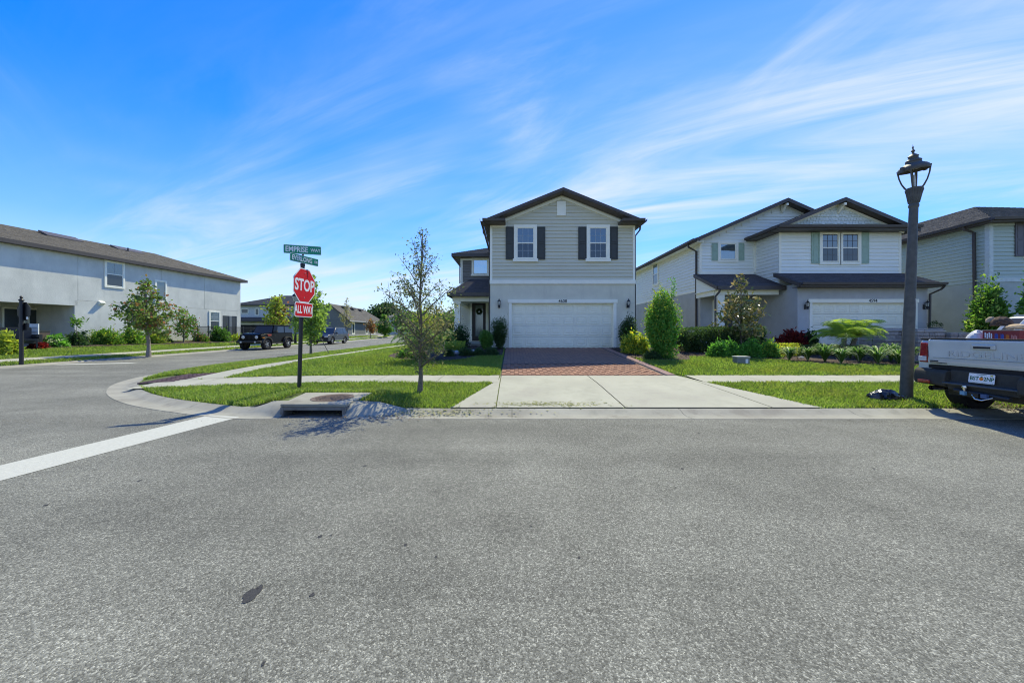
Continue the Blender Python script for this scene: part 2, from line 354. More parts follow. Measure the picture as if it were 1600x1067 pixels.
def H(x, y):
    x = np.asarray(x, float); y = np.asarray(y, float); sh = x.shape; x = np.atleast_1d(x); y = np.atleast_1d(y)
    east = x > -16 - np.clip(y-40, 0, 60)*.17
    h = np.where(east, np.interp(np.maximum(seg_dist(x, y, E_OUT)-KW, 0), LX, LZ), np.interp(np.maximum(seg_dist(x, y, W_OUT)-KW, 0), WX, WZ))
    gk = np.minimum(1, 2.2*np.maximum(0, 1-np.abs(x+3.42)/1.55)); h = h + .135*gk*gk*(3-2*gk)*np.exp(-(np.maximum(0, y-6.4)/.75)**4)*east
    h = h + zs(y)*np.where(east, np.clip((-2-x)/6, 0, 1), 1)
    return h.reshape(sh) if sh else float(h[0])
def at(u, d): return (u-800)/533.3*d
def zat(v, d): return CAMH + (518-v)/533.3*d
def pt(u, d, dz=0): x = at(u, d); return (x, d, H(x, d)+dz)

def sheet(name, poly, step, zf, m, parent=None, dz=0, **kw):
    bm = bmesh.new(); f = bm.faces.new([bm.verts.new((x, y, 0)) for x, y in poly])
    xs = [p[0] for p in poly]; ys = [p[1] for p in poly]
    for ax, lo, hi in ((0, min(xs), max(xs)), (1, min(ys), max(ys))):
        k = math.ceil(lo/step)*step
        while k < hi:
            co = (k, 0, 0) if ax == 0 else (0, k, 0); no = (1, 0, 0) if ax == 0 else (0, 1, 0)
            bmesh.ops.bisect_plane(bm, geom=bm.verts[:]+bm.edges[:]+bm.faces[:], plane_co=co, plane_no=no, dist=1e-5); k += step
    c = np.array([v.co for v in bm.verts]); z = zf(c[:, 0], c[:, 1])
    for v, q in zip(bm.verts, z): v.co.z = q+dz
    bmesh.ops.triangulate(bm, faces=bm.faces); bmesh.ops.recalc_face_normals(bm, faces=bm.faces)
    me = bpy.data.meshes.new(name); bm.to_mesh(me); bm.free()
    if me.polygons and me.polygons[0].normal.z < 0: me.flip_normals()
    me.materials.append(m); me.shade_smooth()
    return link(name, me, parent, **kw)
# ------------------------------------------------------------------ ground, road, kerbs
sheet('ground', [(-1500, -700), (1500, -700), (1500, 1800), (-1500, 1800)], 400, lambda x, y: np.full(x.shape, -.12), soil, kind='structure')
road = sheet('road', [(-80, -14), (80, -14), (80, 5.9)] + [(x+.0, y+.0) for x, y in offset(E_OUT, .12)[1:]] + offset(W_OUT, .12), 2.0, lambda x, y: zs(y), asphalt, kind='structure')
lot_e = sheet('lawn', E_BACK[::-1] + [(60, 6.14), (60, 95)] if False else E_BACK + [(60, 95)], 1.0, H, soil, dz=-.01, kind='structure')
lot_w = sheet('lawn', W_BACK + [(-70, 95)], 1.5, H, soil, dz=-.01, kind='structure')
INLET = (-3.42, 5.9)  # centre of the storm drain's front
def kerb(path, name, step, lo, hi, flip=1):
    root = bpy.data.objects.new(name, None); COL.objects.link(root); root['kind'] = 'structure'
    # resample
    P = [Vector(p) for p in path]; L = [0]
    for a, b in zip(P[:-1], P[1:]): L.append(L[-1]+(b-a).length)
    def pos(s):
        s = max(0, min(L[-1]-1e-6, s)); i = next(k for k in range(len(L)-1) if L[k+1] > s); t = (s-L[i])/(L[i+1]-L[i]); return P[i].lerp(P[i+1], t)
    s = 0
    while s < L[-1]:
        e = min(s+step, L[-1]); n = 6 if step < 5 else 3
        p = pos((s+e)/2)
        if not (lo[0] < p.x < hi[0] and lo[1] < p.y < hi[1]): s = e; continue
        mb = MB(); rows = []
        for k in range(n+1):
            q = s+.004+(e-s-.008)*k/n; a = pos(q); d = (pos(q+.05)-pos(q-.05)).normalized(); nr = Vector((d.y, -d.x)); z = float(zs(a.y))
            g = max(0, 1-abs(a.x-INLET[0])/1.55) if name == 'kerb' and a.y < 6.3 else 0
            g2 = min(1, g*2.2); g2 = g2*g2*(3-2*g2)
            pr = [(0, -.12), (0, .006), (.24 - .06*g2, -.004), (.34-.08*g2, .012+.06*g2), (.44-.04*g2, .05+.125*g2), (.53+.02*g2, .064+.135*g2), (.53+.02*g2, -.12)]
            rows.append([(a.x+nr.x*o, a.y+nr.y*o, z+h) for o, h in pr])
        m = len(rows[0]); v = [p for r in rows for p in r]
        f = [(i*m+j, i*m+(j+1) % m, (i+1)*m+(j+1) % m, (i+1)*m+j) for i in range(n) for j in range(m)]
        f += [tuple(range(m)), tuple(range(n*m+m-1, n*m-1, -1))]
        if not (name == 'kerb' and a.y < 6.3 and abs(p.x-INLET[0]) < .3 and step < 1): mb.add(v, f).build('kerb_segment', kerbmat, root, smooth=40)
        s = e
    return root
# the kerb stops at the drain's mouth: two runs
def cut(path, x0, x1):
    a = [p for p in path if p[0] > x1 and p[1] < 5.7] + [(x1, 5.64)]; b = [(x0, 5.64)] + [p for p in path if p[0] < x0-.01]; return a, b
ka, kb = cut(E_OUT, INLET[0]-.52, INLET[0]+.52)
kerb(ka, 'kerb', 3.0, (-20, 0), (30, 99)); kerb(kb, 'kerb', 2.4, (-30, 0), (30, 30)); kerb([p for p in E_OUT if p[1] > 24], 'kerb', 6, (-60, 28), (0, 99))
kerb(W_OUT, 'kerb', 3.5, (-60, 5), (0, 95))
# storm drain
sdn = thing('storm_drain', 'concrete kerb inlet storm drain with rusty round manhole cover', 'storm drain', (INLET[0], 0, 0))
MB().prism([(-.56, 5.86), (.56, 5.86), (.62, 6.98), (-.80, 6.98)], 'z', .15, .206).build('top_slab', kerbmat, sdn, bevel=.012)
mb = MB(); mb.box(-.5, .5, 5.95, 6.0, -.1, .2); mb.box(-.56, -.5, 5.86, 6.0, -.1, .148); mb.box(.5, .56, 5.86, 6.0, -.1, .148)
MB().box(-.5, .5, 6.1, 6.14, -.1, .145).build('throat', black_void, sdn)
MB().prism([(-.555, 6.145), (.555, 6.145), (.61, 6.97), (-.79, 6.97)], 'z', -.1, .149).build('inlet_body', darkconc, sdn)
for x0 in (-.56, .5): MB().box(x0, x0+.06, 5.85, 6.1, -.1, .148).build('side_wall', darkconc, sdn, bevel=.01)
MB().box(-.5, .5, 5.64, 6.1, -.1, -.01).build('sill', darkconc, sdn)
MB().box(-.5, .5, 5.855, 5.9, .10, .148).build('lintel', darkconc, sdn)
cv = MB().lathe([(0.001, .206), (.36, .206), (.37, .212), (.33, .214), (.32, .21), (.001, .21)], 40, (.05, 6.42, 0), cap=False).build('manhole_cover', rustm, sdn, smooth=40)
for k in range(5):
    for q in range(5):
        pass
g = MB()
for i in range(-5, 6):
    for j in range(-5, 6):
        if i*i+j*j < 27: g.box(.05+i*.055-.018, .05+i*.055+.018, 6.42+j*.055-.018, 6.42+j*.055+.018, .208, .215)
g.build('cover_stud', rustm, cv, kind='stuff')
# driveway apron slabs
apron = bpy.data.objects.new('driveway_apron', None); COL.objects.link(apron); apron['kind'] = 'structure'
for poly in ([(-1.12, 6.175), (-.30, 6.175), (-.30, 9.2), (-.34, 8.5)], [(-.28, 6.175), (2.04, 6.175), (2.02, 9.2), (-.28, 9.2)],
             [(2.06, 6.175), (4.7, 6.175), (4.44, 9.2), (2.04, 9.2)], [(4.72, 6.175), (5.62, 6.175), (4.62, 8.35), (4.46, 9.2)]):
    o = sheet('slab', poly, .5, H, concrete, apron, dz=.018)
# sidewalk slabs
side = bpy.data.objects.new('sidewalk', None); COL.objects.link(side); side['kind'] = 'structure'
x = -.33
while x > -8.6: sheet('slab', [(x-1.5, 8.2), (x-.012, 8.2), (x-.012, 9.24), (x-1.5, 9.24)], .6, H, concrete, side, dz=.02); x -= 1.5
x = 4.66
while x < 27: sheet('slab', [(x, 8.2), (x+1.49, 8.2), (x+1.49, 9.24), (x, 9.24)], .6, H, concrete, side, dz=.02); x += 1.5
y = 9.26
while y < 40: sheet('slab', [(-8.85, y), (-7.75, y), (-7.75, y+1.49), (-8.85, y+1.49)], .6, H, concrete, side, dz=.02); y += 1.5
sheet('slab', [(-8.85, 41), (-7.75, 41), (-10.5, 60), (-11.6, 60)], 2, H, concrete, side, dz=.02)
sheet('slab', [(-9.9, 9.0), (-8.86, 8.9), (-8.86, 10.2), (-9.7, 10.3)], .4, H, concrete, side, dz=.012)
ys = 8
while ys < 80:
    k = 1.5 if ys < 40 else 6
    c = [np.interp(t, [8, 13, 20, 30, 40, 50, 64, 90], [-22.8, -20.85, -20.9, -21.2, -21.5, -22.3, -24.3, -33]) for t in (ys, ys+k-.012)]
    sheet('slab', [(c[0]-1.05, ys), (c[0], ys), (c[1], ys+k-.012), (c[1]-1.05, ys+k-.012)], .8, H, concrete, side, dz=.02); ys += k
ramp = bpy.data.objects.new('kerb_ramp', None); COL.objects.link(ramp); ramp['kind'] = 'structure'
rb = MB().box(0, .235, 0, .115, -.05, .02).mesh('paver', rampm)
for i in range(11):
    for j in range(4):
        X = -9.86 + j*.242 + i*.008; Y = 8.98 + i*.119
        link('paver', rb, ramp, (X, Y, H(X+.1, Y+.05)+.006))
# brick driveway: the nearest rows are single bricks, the rest one part
brick_drive = bpy.data.objects.new('brick_driveway', None); COL.objects.link(brick_drive); brick_drive['kind'] = 'structure'
sheet('sand_bed', [(-.3, 9.2), (4.42, 9.2), (4.42, 15.95), (-.3, 15.95)], .5, H, sandj, brick_drive, dz=.006)
bme = MB().prism([(0, .006), (.006, 0), (.106, 0), (.112, .006), (.112, .226), (.106, .232), (.006, .232), (0, .226)], 'z', -.03, .026).mesh('brick', brickm)
cnt = 0; V = []; F = []
base = np.array([v.co for v in bme.vertices]); bf = np.array([[8+i for i in (0, 1, 2, 3)], [8+i for i in (0, 3, 4, 7)], [8+i for i in (4, 5, 6, 7)]])
def brick_field(x0, x1, y0, y1, single, parent):
    cnt = 0; P = []
    nrow = int((y1-y0)/.237)
    cols = int((x1-x0)/.118)
    for r in range(nrow+1):
        for c in range(cols):
            y = y0 + r*.237 - (.118 if c % 2 else 0); x = x0 + c*.118
            if y < y0-.01: y = y0; continue
            if y+.23 > y1: continue
            P.append((x, y))
    P.sort(key=lambda p: p[1])
    V = []; F = []
    for x, y in P:
        z = H(x+.05, y+.11) + random.uniform(-.003, .003)
        if cnt < single:
            link('brick', bme, parent, (x, y, z)); cnt += 1
        else:
            o = len(V); V += [(x, y, z+.024), (x+.112, y, z+.024), (x+.112, y+.232, z+.024+.23*.065), (x, y+.232, z+.024+.23*.065)]; F.append((o, o+1, o+2, o+3))
    link('brick', np_mesh('brick', V, F, brickm), parent, kind='stuff')
brick_field(-.285, 4.18, 9.23, 15.9, 290, brick_drive)
half = MB().prism([(0, 0), (.112, 0), (.112, .112), (0, .112)], 'z', -.03, .026).mesh('brick', brickm)
for c in range(1, 37, 2): link('brick', half, brick_drive, (-.285+c*.118, 9.23, H(-.2+c*.118, 9.28)))
bb = MB().prism([(0, .006), (.006, 0), (.224, 0), (.23, .006), (.23, .106), (.224, .112), (.006, .112), (0, .106)], 'z', -.03, .035).mesh('border_brick', brickedge)
for i in range(57):
    y = 9.22+i*.118
    if y < 15.8: link('border_brick', bb, brick_drive, (4.19+(max(0, y-12.3)*.0), y, H(4.3, y+.05)))
    if y < 15.8 and i % 2 == 0: pass
drive2 = bpy.data.objects.new('neighbour_driveway', None); COL.objects.link(drive2); drive2['kind'] = 'structure'
sheet('sand_bed', [(13.6, 9.3), (19.3, 9.3), (19.3, 16.0), (13.6, 16.0)], .5, H, sandj, drive2, dz=.006)
brick_field(13.65, 19.2, 9.3, 15.98, 0, drive2)
sheet('slab', [(13.2, 6.175), (19.8, 6.175), (19.3, 8.18), (13.6, 8.18)], .5, H, concrete, apron, dz=.018)
# painted stop bars
sheet('stop_line', [(-6.45, -3), (-5.85, -3), (-4.62, 5.80), (-5.24, 5.92)], 1, lambda x, y: zs(y), paintw, dz=.004, kind='structure')
sheet('stop_line', [(-19.3, 14.35), (-16.9, 15.05), (-16.9, 15.5), (-19.3, 14.8)], 1, lambda x, y: zs(y), paintw, dz=.004, kind='structure')
# dark spots and repairs on the asphalt
stain = mat('tar_stain', (.035, .034, .033), .8, .3, 60, .4, 200)
for u, v, r, e in ((393, 929, .042, .3), (406, 917, .014, .5), (634, 851, .011, .5), (500, 838, .013, .4), (518, 836, .008, .5), (570, 728, .018, .3), (1066, 732, .014, .5), (218, 751, .014, .4), (72, 789, .013, .5), (488, 929, .011, .6), (412, 1036, .008, .5), (1092, 677, .018, .3), (905, 871, .008, .6), (682, 869, .008, .5), (830, 822, .01, .4), (1365, 732, .012, .4)):
    d = CAMH*533.3/(v-518); x = at(u, d); n = 14; ph = random.random()*6
    P = [(x+r*(1+e*.5*math.sin(2*t*6.283/n+ph)+.15*math.sin(5*t+ph))*math.cos(t*6.283/n), d+r*1.25*(1+e*.5*math.cos(3*t*6.283/n+ph)+.12*math.sin(4*t))*math.sin(t*6.283/n)) for t in range(n)]
    MB().add([(a, b, .003) for a, b in P], [tuple(range(n))]).build('tar_spot', stain, road)
# ------------------------------------------------------------------ planting beds and grass
BED_A = [(-4.7, 12.9), (-3.9, 12.0), (-2.6, 11.6), (-1.75, 12.1), (-1.2, 12.9), (-.36, 13.1), (-.36, 15.95), (-1.1, 15.95), (-1.1, 17.9), (-3.3, 17.9), (-3.6, 22), (-4.6, 22), (-5.0, 15)]
BED_B = [(4.46, 12.5), (4.9, 12.0), (6.2, 11.9), (6.7, 12.9), (8.0, 12.4), (9.6, 12.1), (10.0, 11.1), (13.3, 10.7), (13.5, 11.5), (13.5, 15.95), (12, 16.05), (13.4, 17), (10.2, 18.5), (6.1, 17), (5.8, 16), (4.46, 15.95)]
BED_C = [(19.4, 12.8), (23.2, 13.0), (23.2, 15.3), (19.8, 15.6)]
BED_D = [(-25.2, 12), (-25.05, 20), (-24.4, 28), (-23.7, 34), (-25.4, 34), (-27.1, 22), (-28.0, 12)]
for nm, P in (('planting_bed', BED_A), ('planting_bed', BED_B), ('planting_bed', BED_C), ('planting_bed', BED_D)):
    sheet(nm, P, .4, lambda x, y: H(x, y)+.02*np.sin(3.1*x)*np.sin(2.7*y), mulch, dz=.035, kind='structure')
APRON = [(-1.16, 5.9), (5.68, 5.9), (4.6, 8.4), (4.6, 9.3), (-.38, 9.3), (-.38, 8.5)]
APR2 = [(13.15, 5.9), (19.85, 5.9), (19.35, 9.3), (13.55, 9.3)]
DISC = (8.85, 6.35)
def grass_ok(x, y):
    east = x > -16 - np.clip(y-40, 0, 60)*.17
    ok = np.where(east, (seg_dist(x, y, E_OUT) > KW+.055), seg_dist(x, y, W_OUT) > KW+.05)
    # must be on the lot side
    ok &= np.where(east, inpoly(x, y, E_BACK+[(60, 95)]), inpoly(x, y, W_BACK+[(-70, 95)]))
    for P in (BED_A, BED_B, BED_C, BED_D, APRON, APR2): ok &= ~inpoly(x, y, P)
    nw = lambda a, s: a + s*.03*np.sin(x*9+y*7)
    ok &= ~((y > nw(8.22, 1)) & (y < nw(9.22, -1)) & (x > -8.9))
    ok &= ~((x > -8.84) & (x < -7.76) & (y > 9.2) & (y < 40.6))
    ok &= ~inpoly(x, y, [(-9.95, 9.0), (-8.8, 8.2), (-8.8, 10.3), (-10.0, 10.4)])
    ok &= ~inpoly(x, y, [(-10.45, 8.95), (-8.9, 8.95), (-8.9, 10.3), (-10.45, 10.4)])
    ok &= ~((x > -.34) & (x < 4.46) & (y > 9.1) & (y < 16))
    ok &= ~((x > 13.6) & (x < 19.3) & (y > 9.1) & (y < 16))
    ok &= ~inpoly(x, y, [(-4.2, 5.8), (-2.8, 5.8), (-2.72, 7.0), (-4.3, 7.02)])
    yi = np.interp(y, [8, 13, 20, 30, 40, 50, 64, 90], [-22.8, -20.85, -20.9, -21.2, -21.5, -22.3, -24.3, -33])
    ok &= ~((x < yi) & (x > yi-1.05) & ~east)
    ok &= ~((x > -1.1) & (x < 5.8) & (y > 15.9) & (y < 31)); ok &= ~((x > -3.3) & (x < 5.8) & (y > 17.8) & (y < 31))
    ok &= ~((x > 10.2) & (x < 19.8) & (y > 16) & (y < 33))
    # thin worn soil beside the lamp post and truck
    worn = np.exp(-(((x-DISC[0])/.55)**2+((y-DISC[1])/.28)**2))
    ok &= rng.random(x.shape) > worn*1.1
    return ok
def blades(name, x0, x1, y0, y1, dens, hgt, wid, m, label=None):
    n = int((x1-x0)*(y1-y0)*dens); x = rng.uniform(x0, x1, n); y = rng.uniform(y0, y1, n)
    # keep what the camera side of the place could see
    k = (np.abs(x) < 1.75*y+2) & grass_ok(x, y); x = x[k]; y = y[k]; n = len(x)
    if n == 0: return None
    z = H(x, y); pat = .75+.35*np.sin(x*1.7+1.3*np.sin(y*1.1))*np.sin(y*1.9+x*.4)*.5+.25*rng.random(n)
    h = hgt*pat*rng.uniform(.6, 1.35, n); a = rng.uniform(0, 2*np.pi, n); ln = rng.uniform(.25, 1.0, n)*h; b = rng.uniform(0, 2*np.pi, n)
    wx = np.cos(a)*wid*.5; wy = np.sin(a)*wid*.5; lx = np.cos(b)*ln; ly = np.sin(b)*ln
    V = np.empty((n, 5, 3)); 
    V[:, 0] = np.stack([x-wx, y-wy, z-.01], 1); V[:, 1] = np.stack([x+wx, y+wy, z-.01], 1)
    V[:, 2] = np.stack([x-wx*.8+lx*.35, y-wy*.8+ly*.35, z+h*.62], 1); V[:, 3] = np.stack([x+wx*.8+lx*.35, y+wy*.8+ly*.35, z+h*.62], 1)
    V[:, 4] = np.stack([x+lx, y+ly, z+h], 1)
    o = (np.arange(n)*5)[:, None]
    F = np.concatenate([o+[0, 1, 3], o+[0, 3, 2], o+[2, 3, 4]], 0)
    me = np_mesh(name, V.reshape(-1, 3), F, m)
    return link(name, me, None, kind='stuff')
blades('grass', -11.9, 0, 6.0, 10.6, 2300, .065, .015, grassm)
blades('grass', 4.3, 13.8, 6.0, 8.3, 2100, .065, .015, grassm)
blades('grass', -11.9, 13.8, 6.0, 8.3, 330, .06, .011, grassdry)
blades('grass', -12.3, 0, 9.1, 16.5, 1000, .085, .02, grassm)
blades('grass', 4.2, 13.8, 9.1, 14, 1200, .08, .018, grassm)
blades('grass', -12.3, 13.8, 9.1, 16.5, 110, .06, .014, grassdry)
blades('grass', -12.6, -2.5, 16.5, 30, 360, .085, .028, grassm)
blades('grass', -16, -7, 30, 60, 90, .1, .06, grassm)
blades('grass', -27, -19.3, 11, 24, 420, .08, .024, grassm)
blades('grass', -27, -19.6, 24, 45, 180, .09, .04, grassm)
blades('grass', -40, -20, 45, 80, 40, .12, .09, grassm)
blades('grass', 13.4, 30, 6.0, 8.3, 500, .06, .02, grassm)
blades('grass', 19.3, 30, 9.1, 14, 250, .08, .03, grassm)
# clippings and leaf litter blown on the apron and along the kerb
def litter(name, cx, cy, sx, sy, n, m, dz):
    x = rng.normal(cx, sx, n); y = rng.normal(cy, sy, n); z = np.where(y > 6.14, H(x, y)+dz, .01 + np.clip(y-5.85, 0, .3)*.2); s = rng.uniform(.008, .022, n); a = rng.uniform(0, 6.28, n)
    V = np.empty((n, 3, 3))
    for k in range(3): V[:, k] = np.stack([x+np.cos(a+k*2.1)*s*(1 if k else 1.8), y+np.sin(a+k*2.1)*s*(1 if k else 1.8), z+rng.uniform(0, .008, n)], 1)
    link(name, np_mesh(name, V.reshape(-1, 3), np.arange(n*3).reshape(n, 3), m), None, kind='stuff')
litter('grass_clippings', .6, 6.38, .55, .09, 420, grassdry, .02)
litter('grass_clippings', -1.6, 5.98, .8, .1, 420, grassdry, .02)
litter('leaf_litter', 8.85, 6.3, .55, .18, 900, mat('dry_leaf', (.16, .10, .06), .9, .3, 9, iv=.7, col2=(.08, .05, .035)), .02)
litter('leaf_litter', -2.3, 5.75, .7, .08, 160, mat('dry_leaf', (.1, .1, .1)), .02)
# mulch chips lying on the beds
def chips(P, n):
    xs = [p[0] for p in P]; ys = [p[1] for p in P]; x = rng.uniform(min(xs), max(xs), n); y = rng.uniform(min(ys), max(ys), n); k = inpoly(x, y, P); x = x[k]; y = y[k]; n = len(x)
    z = H(x, y)+.045; a = rng.uniform(0, 6.28, n); s = rng.uniform(.02, .05, n); V = np.empty((n, 4, 3)); t = rng.uniform(-.02, .02, n)
    for i, (p, q) in enumerate(((-1, -.3), (1, -.3), (1, .3), (-1, .3))): V[:, i] = np.stack([x+(np.cos(a)*p-np.sin(a)*q)*s, y+(np.sin(a)*p+np.cos(a)*q)*s, z+t*p+.01*rng.random(n)], 1)
    link('mulch_chips', np_mesh('mulch_chips', V.reshape(-1, 3), np.arange(n*4).reshape(n, 4), mat('bark_chip', (.13, .085, .06), .95, .4, 9, iv=.8, col2=(.04, .028, .022))), None, kind='stuff')
chips(BED_A, 3500); chips(BED_B, 6000)

# hairline cracks and grit on the road
crackm = mat('crack_line', (.05, .048, .044), .95)
def crack(x, y, ang, n, step=.16, w_=.006):
    P = []; a = ang
    for i in range(n): P.append((x, y)); a += random.uniform(-.35, .35)+.12*(ang-a); x += math.cos(a)*step; y += math.sin(a)*step
    v = []; f = []
    for i, (px_, py_) in enumerate(P):
        q = P[min(i+1, n-1)]; p = P[max(i-1, 0)]; d = Vector((q[0]-p[0], q[1]-p[1])).normalized(); ww = w_*random.uniform(.4, 1.1)*(1 if 0 < i < n-1 else .1)
        v += [(px_-d.y*ww, py_+d.x*ww, .0025), (px_+d.y*ww, py_-d.x*ww, .0025)]
        if i: f.append((2*i-2, 2*i-1, 2*i+1, 2*i))
    MB().add(v, f).build('hairline_crack', crackm, road)
for a in ((6.2, 5.55, -.35, 8), (5.4, 4.4, -.9, 3)): crack(*a, w_=.004)
def grit(x0, x1, y0, y1, n, m, s0, s1, yb=None):
    x = rng.uniform(x0, x1, n); y = rng.uniform(y0, y1, n) if yb is None else 5.64-np.abs(rng.normal(0, yb, n)); s = rng.uniform(s0, s1, n); a = rng.uniform(0, 6.28, n); V = np.empty((n, 4, 3))
    for k in range(3): V[:, k] = np.stack([x+np.cos(a+k*2.09)*s, y+np.sin(a+k*2.09)*s, np.full(n, .001)], 1)
    V[:, 3] = np.stack([x, y, s*.9], 1); o = (np.arange(n)*4)[:, None]; link('road_grit', np_mesh('road_grit', V.reshape(-1, 3), np.concatenate([o+[0, 1, 3], o+[1, 2, 3], o+[2, 0, 3]], 0), m), None, kind='stuff')
grit(-9, 12, 0, 0, 2600, mat('road_grit', (.2, .19, .16), .95, iv=.8, col2=(.07, .065, .055)), .003, .009, .16)
grit(-6, 8, 1.2, 5.6, 1500, mat('road_grit', (.2, .19, .16), .95), .002, .006)
# ------------------------------------------------------------------ house building
BOARD = {}
def board(name, p0, p1, z, m, h=.165, parent=None, th=.036, z1=None):
    """one lapped board from p0 to p1; its face looks to the right of that direction"""
    d = Vector((p1[0]-p0[0], p1[1]-p0[1])); L = d.length
    key = (round(L, 2), m.name, h)
    if key not in BOARD:
        BOARD[key] = MB().hexa([(0, -th, 0), (L, -th, 0), (L, .0, 0), (0, .0, 0), (0, -.004, h+.006), (L, -.004, h+.006), (L, .0, h+.006), (0, .0, h+.006)]).mesh(name, m)
    return link(name, BOARD[key], parent, (p0[0], p0[1], z), (0, 0, math.atan2(d.y, d.x)))
def siding(parent, p0, p1, z0, z1, m, h=.165, clip=None):
    k = 0; z = z0; d = Vector((p1[0]-p0[0], p1[1]-p0[1])); L = d.length; d.normalize()
    while z < z1-.03:
        a, b = (0, L) if clip is None else clip(z+h*.9)
        hh = min(h, z1-z)
        if b-a > .06: board('siding_board', (p0[0]+d.x*a, p0[1]+d.y*a), (p0[0]+d.x*b, p0[1]+d.y*b), z, m, round(hh, 3), parent)
        z += h
def window(parent, loc, rz, w, h, double=1, tw=.12, trim=white, muntin='white', sill=True, head=True, glass=(None, None), fixed=False, grid=(3, 2), low_grid=True):
    """window in a wall whose face is local y=0 (outside at -y); loc = lower-left glass corner"""
    gt, gb = glass[0] or glassu, glass[1] or glassd
    f = MB(); W = w
    f.box(-tw, 0, -.05, .02, -.02, h); f.box(w, w+tw, -.05, .02, -.02, h); f.box(-tw, w+tw, -.052, .02, h, h+tw*.95)
    if not fixed: f.box(0, w, -.035, .02, h*.5-.028, h*.5+.028)
    f.box(0, .04, -.03, .01, 0, h-.001); f.box(w-.04, w, -.03, .01, 0, h-.001); f.box(.04, w-.04, -.03, .01, h-.04, h-.001); f.box(.04, w-.04, -.03, .01, 0, .045)
    o = f.build('window', trim, parent, loc=loc, rot=(0, 0, rz))
    if sill: MB().box(-tw-.05, w+tw+.05, -.075, .02, -.02-tw*1.05, -.021).build('sill', trim, o, bevel=.006)
    else: MB().box(-tw, w+tw, -.05, .02, -.02-tw*.9, -.021).build('sill', trim, o)
    z1 = h*.5-.028 if not fixed else .045
    if fixed: MB().box(.04, w-.04, -.012, -.006, .045, h-.04).build('pane', gt, o)
    else:
        MB().box(.04, w-.04, -.012, -.006, h*.5+.028, h-.04).build('pane', gt, o); MB().box(.04, w-.04, -.018, -.012, .045, h*.5-.028).build('pane', gb, o)
    if muntin:
        mm = MB(); nx, ny = grid
        for lo, hi in ([(h*.5+.028, h-.04), (.045, h*.5-.028)] if low_grid else [(h*.5+.028, h-.04)]) if not fixed else [(.045, h-.04)]:
            for i in range(1, nx): x = .04+(w-.08)*i/nx; mm.box(x-.007, x+.007, -.02, -.006, lo, hi)
            for j in range(1, ny): z = lo+(hi-lo)*j/ny; mm.box(.04, w-.04, -.0205, -.006, z-.007, z+.007)
        if mm.v: mm.build('muntin', mat('pale_muntin', (.45, .5, .52)) if muntin == 'white' else bronze, o)
    return o
def shutter(parent, loc, rz, w, h, m):
    o = MB().box(0, w, -.03, .0, 0, h).build('shutter', m, parent, loc=loc, rot=(0, 0, rz))
    s = MB(); e = .05
    s.box(0, e, -.045, -.03, 0, h); s.box(w-e, w, -.045, -.03, 0, h)
    for z in (0, h*.5-e*.5, h-e): s.box(e, w-e, -.045, -.03, z, z+e)
    s.build('stile', m, o, bevel=.004)
    for z0, z1 in ((e+.03, h*.5-e*.5-.03), (h*.5+e*.5+.03, h-e-.03)):
        MB().box(e+.03, w-e-.03, -.04, -.03, z0, z1).build('panel', m, o, bevel=.006)
    return o
PANEL = {}
def garage_door(parent, x0, x1, z0, z1, y, number, ntrim=.13, numx=None):
    w = x1-x0; h = z1-z0
    t = MB(); t.box(x0-ntrim, x0, y-.035, y+.01, z0-.05, z1); t.box(x1, x1+ntrim, y-.035, y+.01, z0-.05, z1); t.box(x0-ntrim-.05, x1+ntrim+.05, y-.05, y+.01, z1, z1+.17)
    t.build('garage_trim', white, parent, bevel=.006)
    sv = MB(); n = 4
    for i in range(n): sv.box(x0, x1, y+.11, y+.15, z0+h*i/n+.004, z0+h*(i+1)/n-.004)
    MB().box(x0-.01, x1+.01, y+.15, y+.2, z0, z1).build('door_back', bronze, parent)
    j = MB(); j.box(x0-.004, x0+.02, y+.0, y+.11, z0, z1-.003); j.box(x1-.02, x1+.004, y+.0, y+.11, z0, z1-.003); j.box(x0, x1, y, y+.11, z1-.025, z1-.003); j.build('door_stop', white, parent)
    gd = sv.build('garage_door', doorw, parent, bevel=.006)
    cw = w/8; ph = h/n
    if 'p' not in PANEL:
        a, b = cw-.12, ph-.17; p = MB(); q = lambda i, d: [(i, d, i), (a-i, d, i), (a-i, d, b-i), (i, d, b-i)]
        rings = [q(0, -.001), q(.012, -.013), q(.035, -.014), q(.05, -.003), q(.085, -.003), q(.11, -.012)]
        v = [c for r in rings for c in r]; f = [(i*4+k, i*4+(k+1) % 4, (i+1)*4+(k+1) % 4, (i+1)*4+k) for i in range(5) for k in range(4)] + [(20, 21, 22, 23)]
        PANEL['p'] = p.add(v, f).mesh('panel', doorw)
    for i in range(n):
        for k in range(8): link('panel', PANEL['p'], gd, (x0+cw*k+.06, y+.11, z0+ph*i+.085))
    text('house_number', number, .2, blackm, parent, ((x0+x1)/2+.0 if numx is None else numx, y-.052, z1+.085), (R(90), 0, 0), fat=.004)
LANT = {}
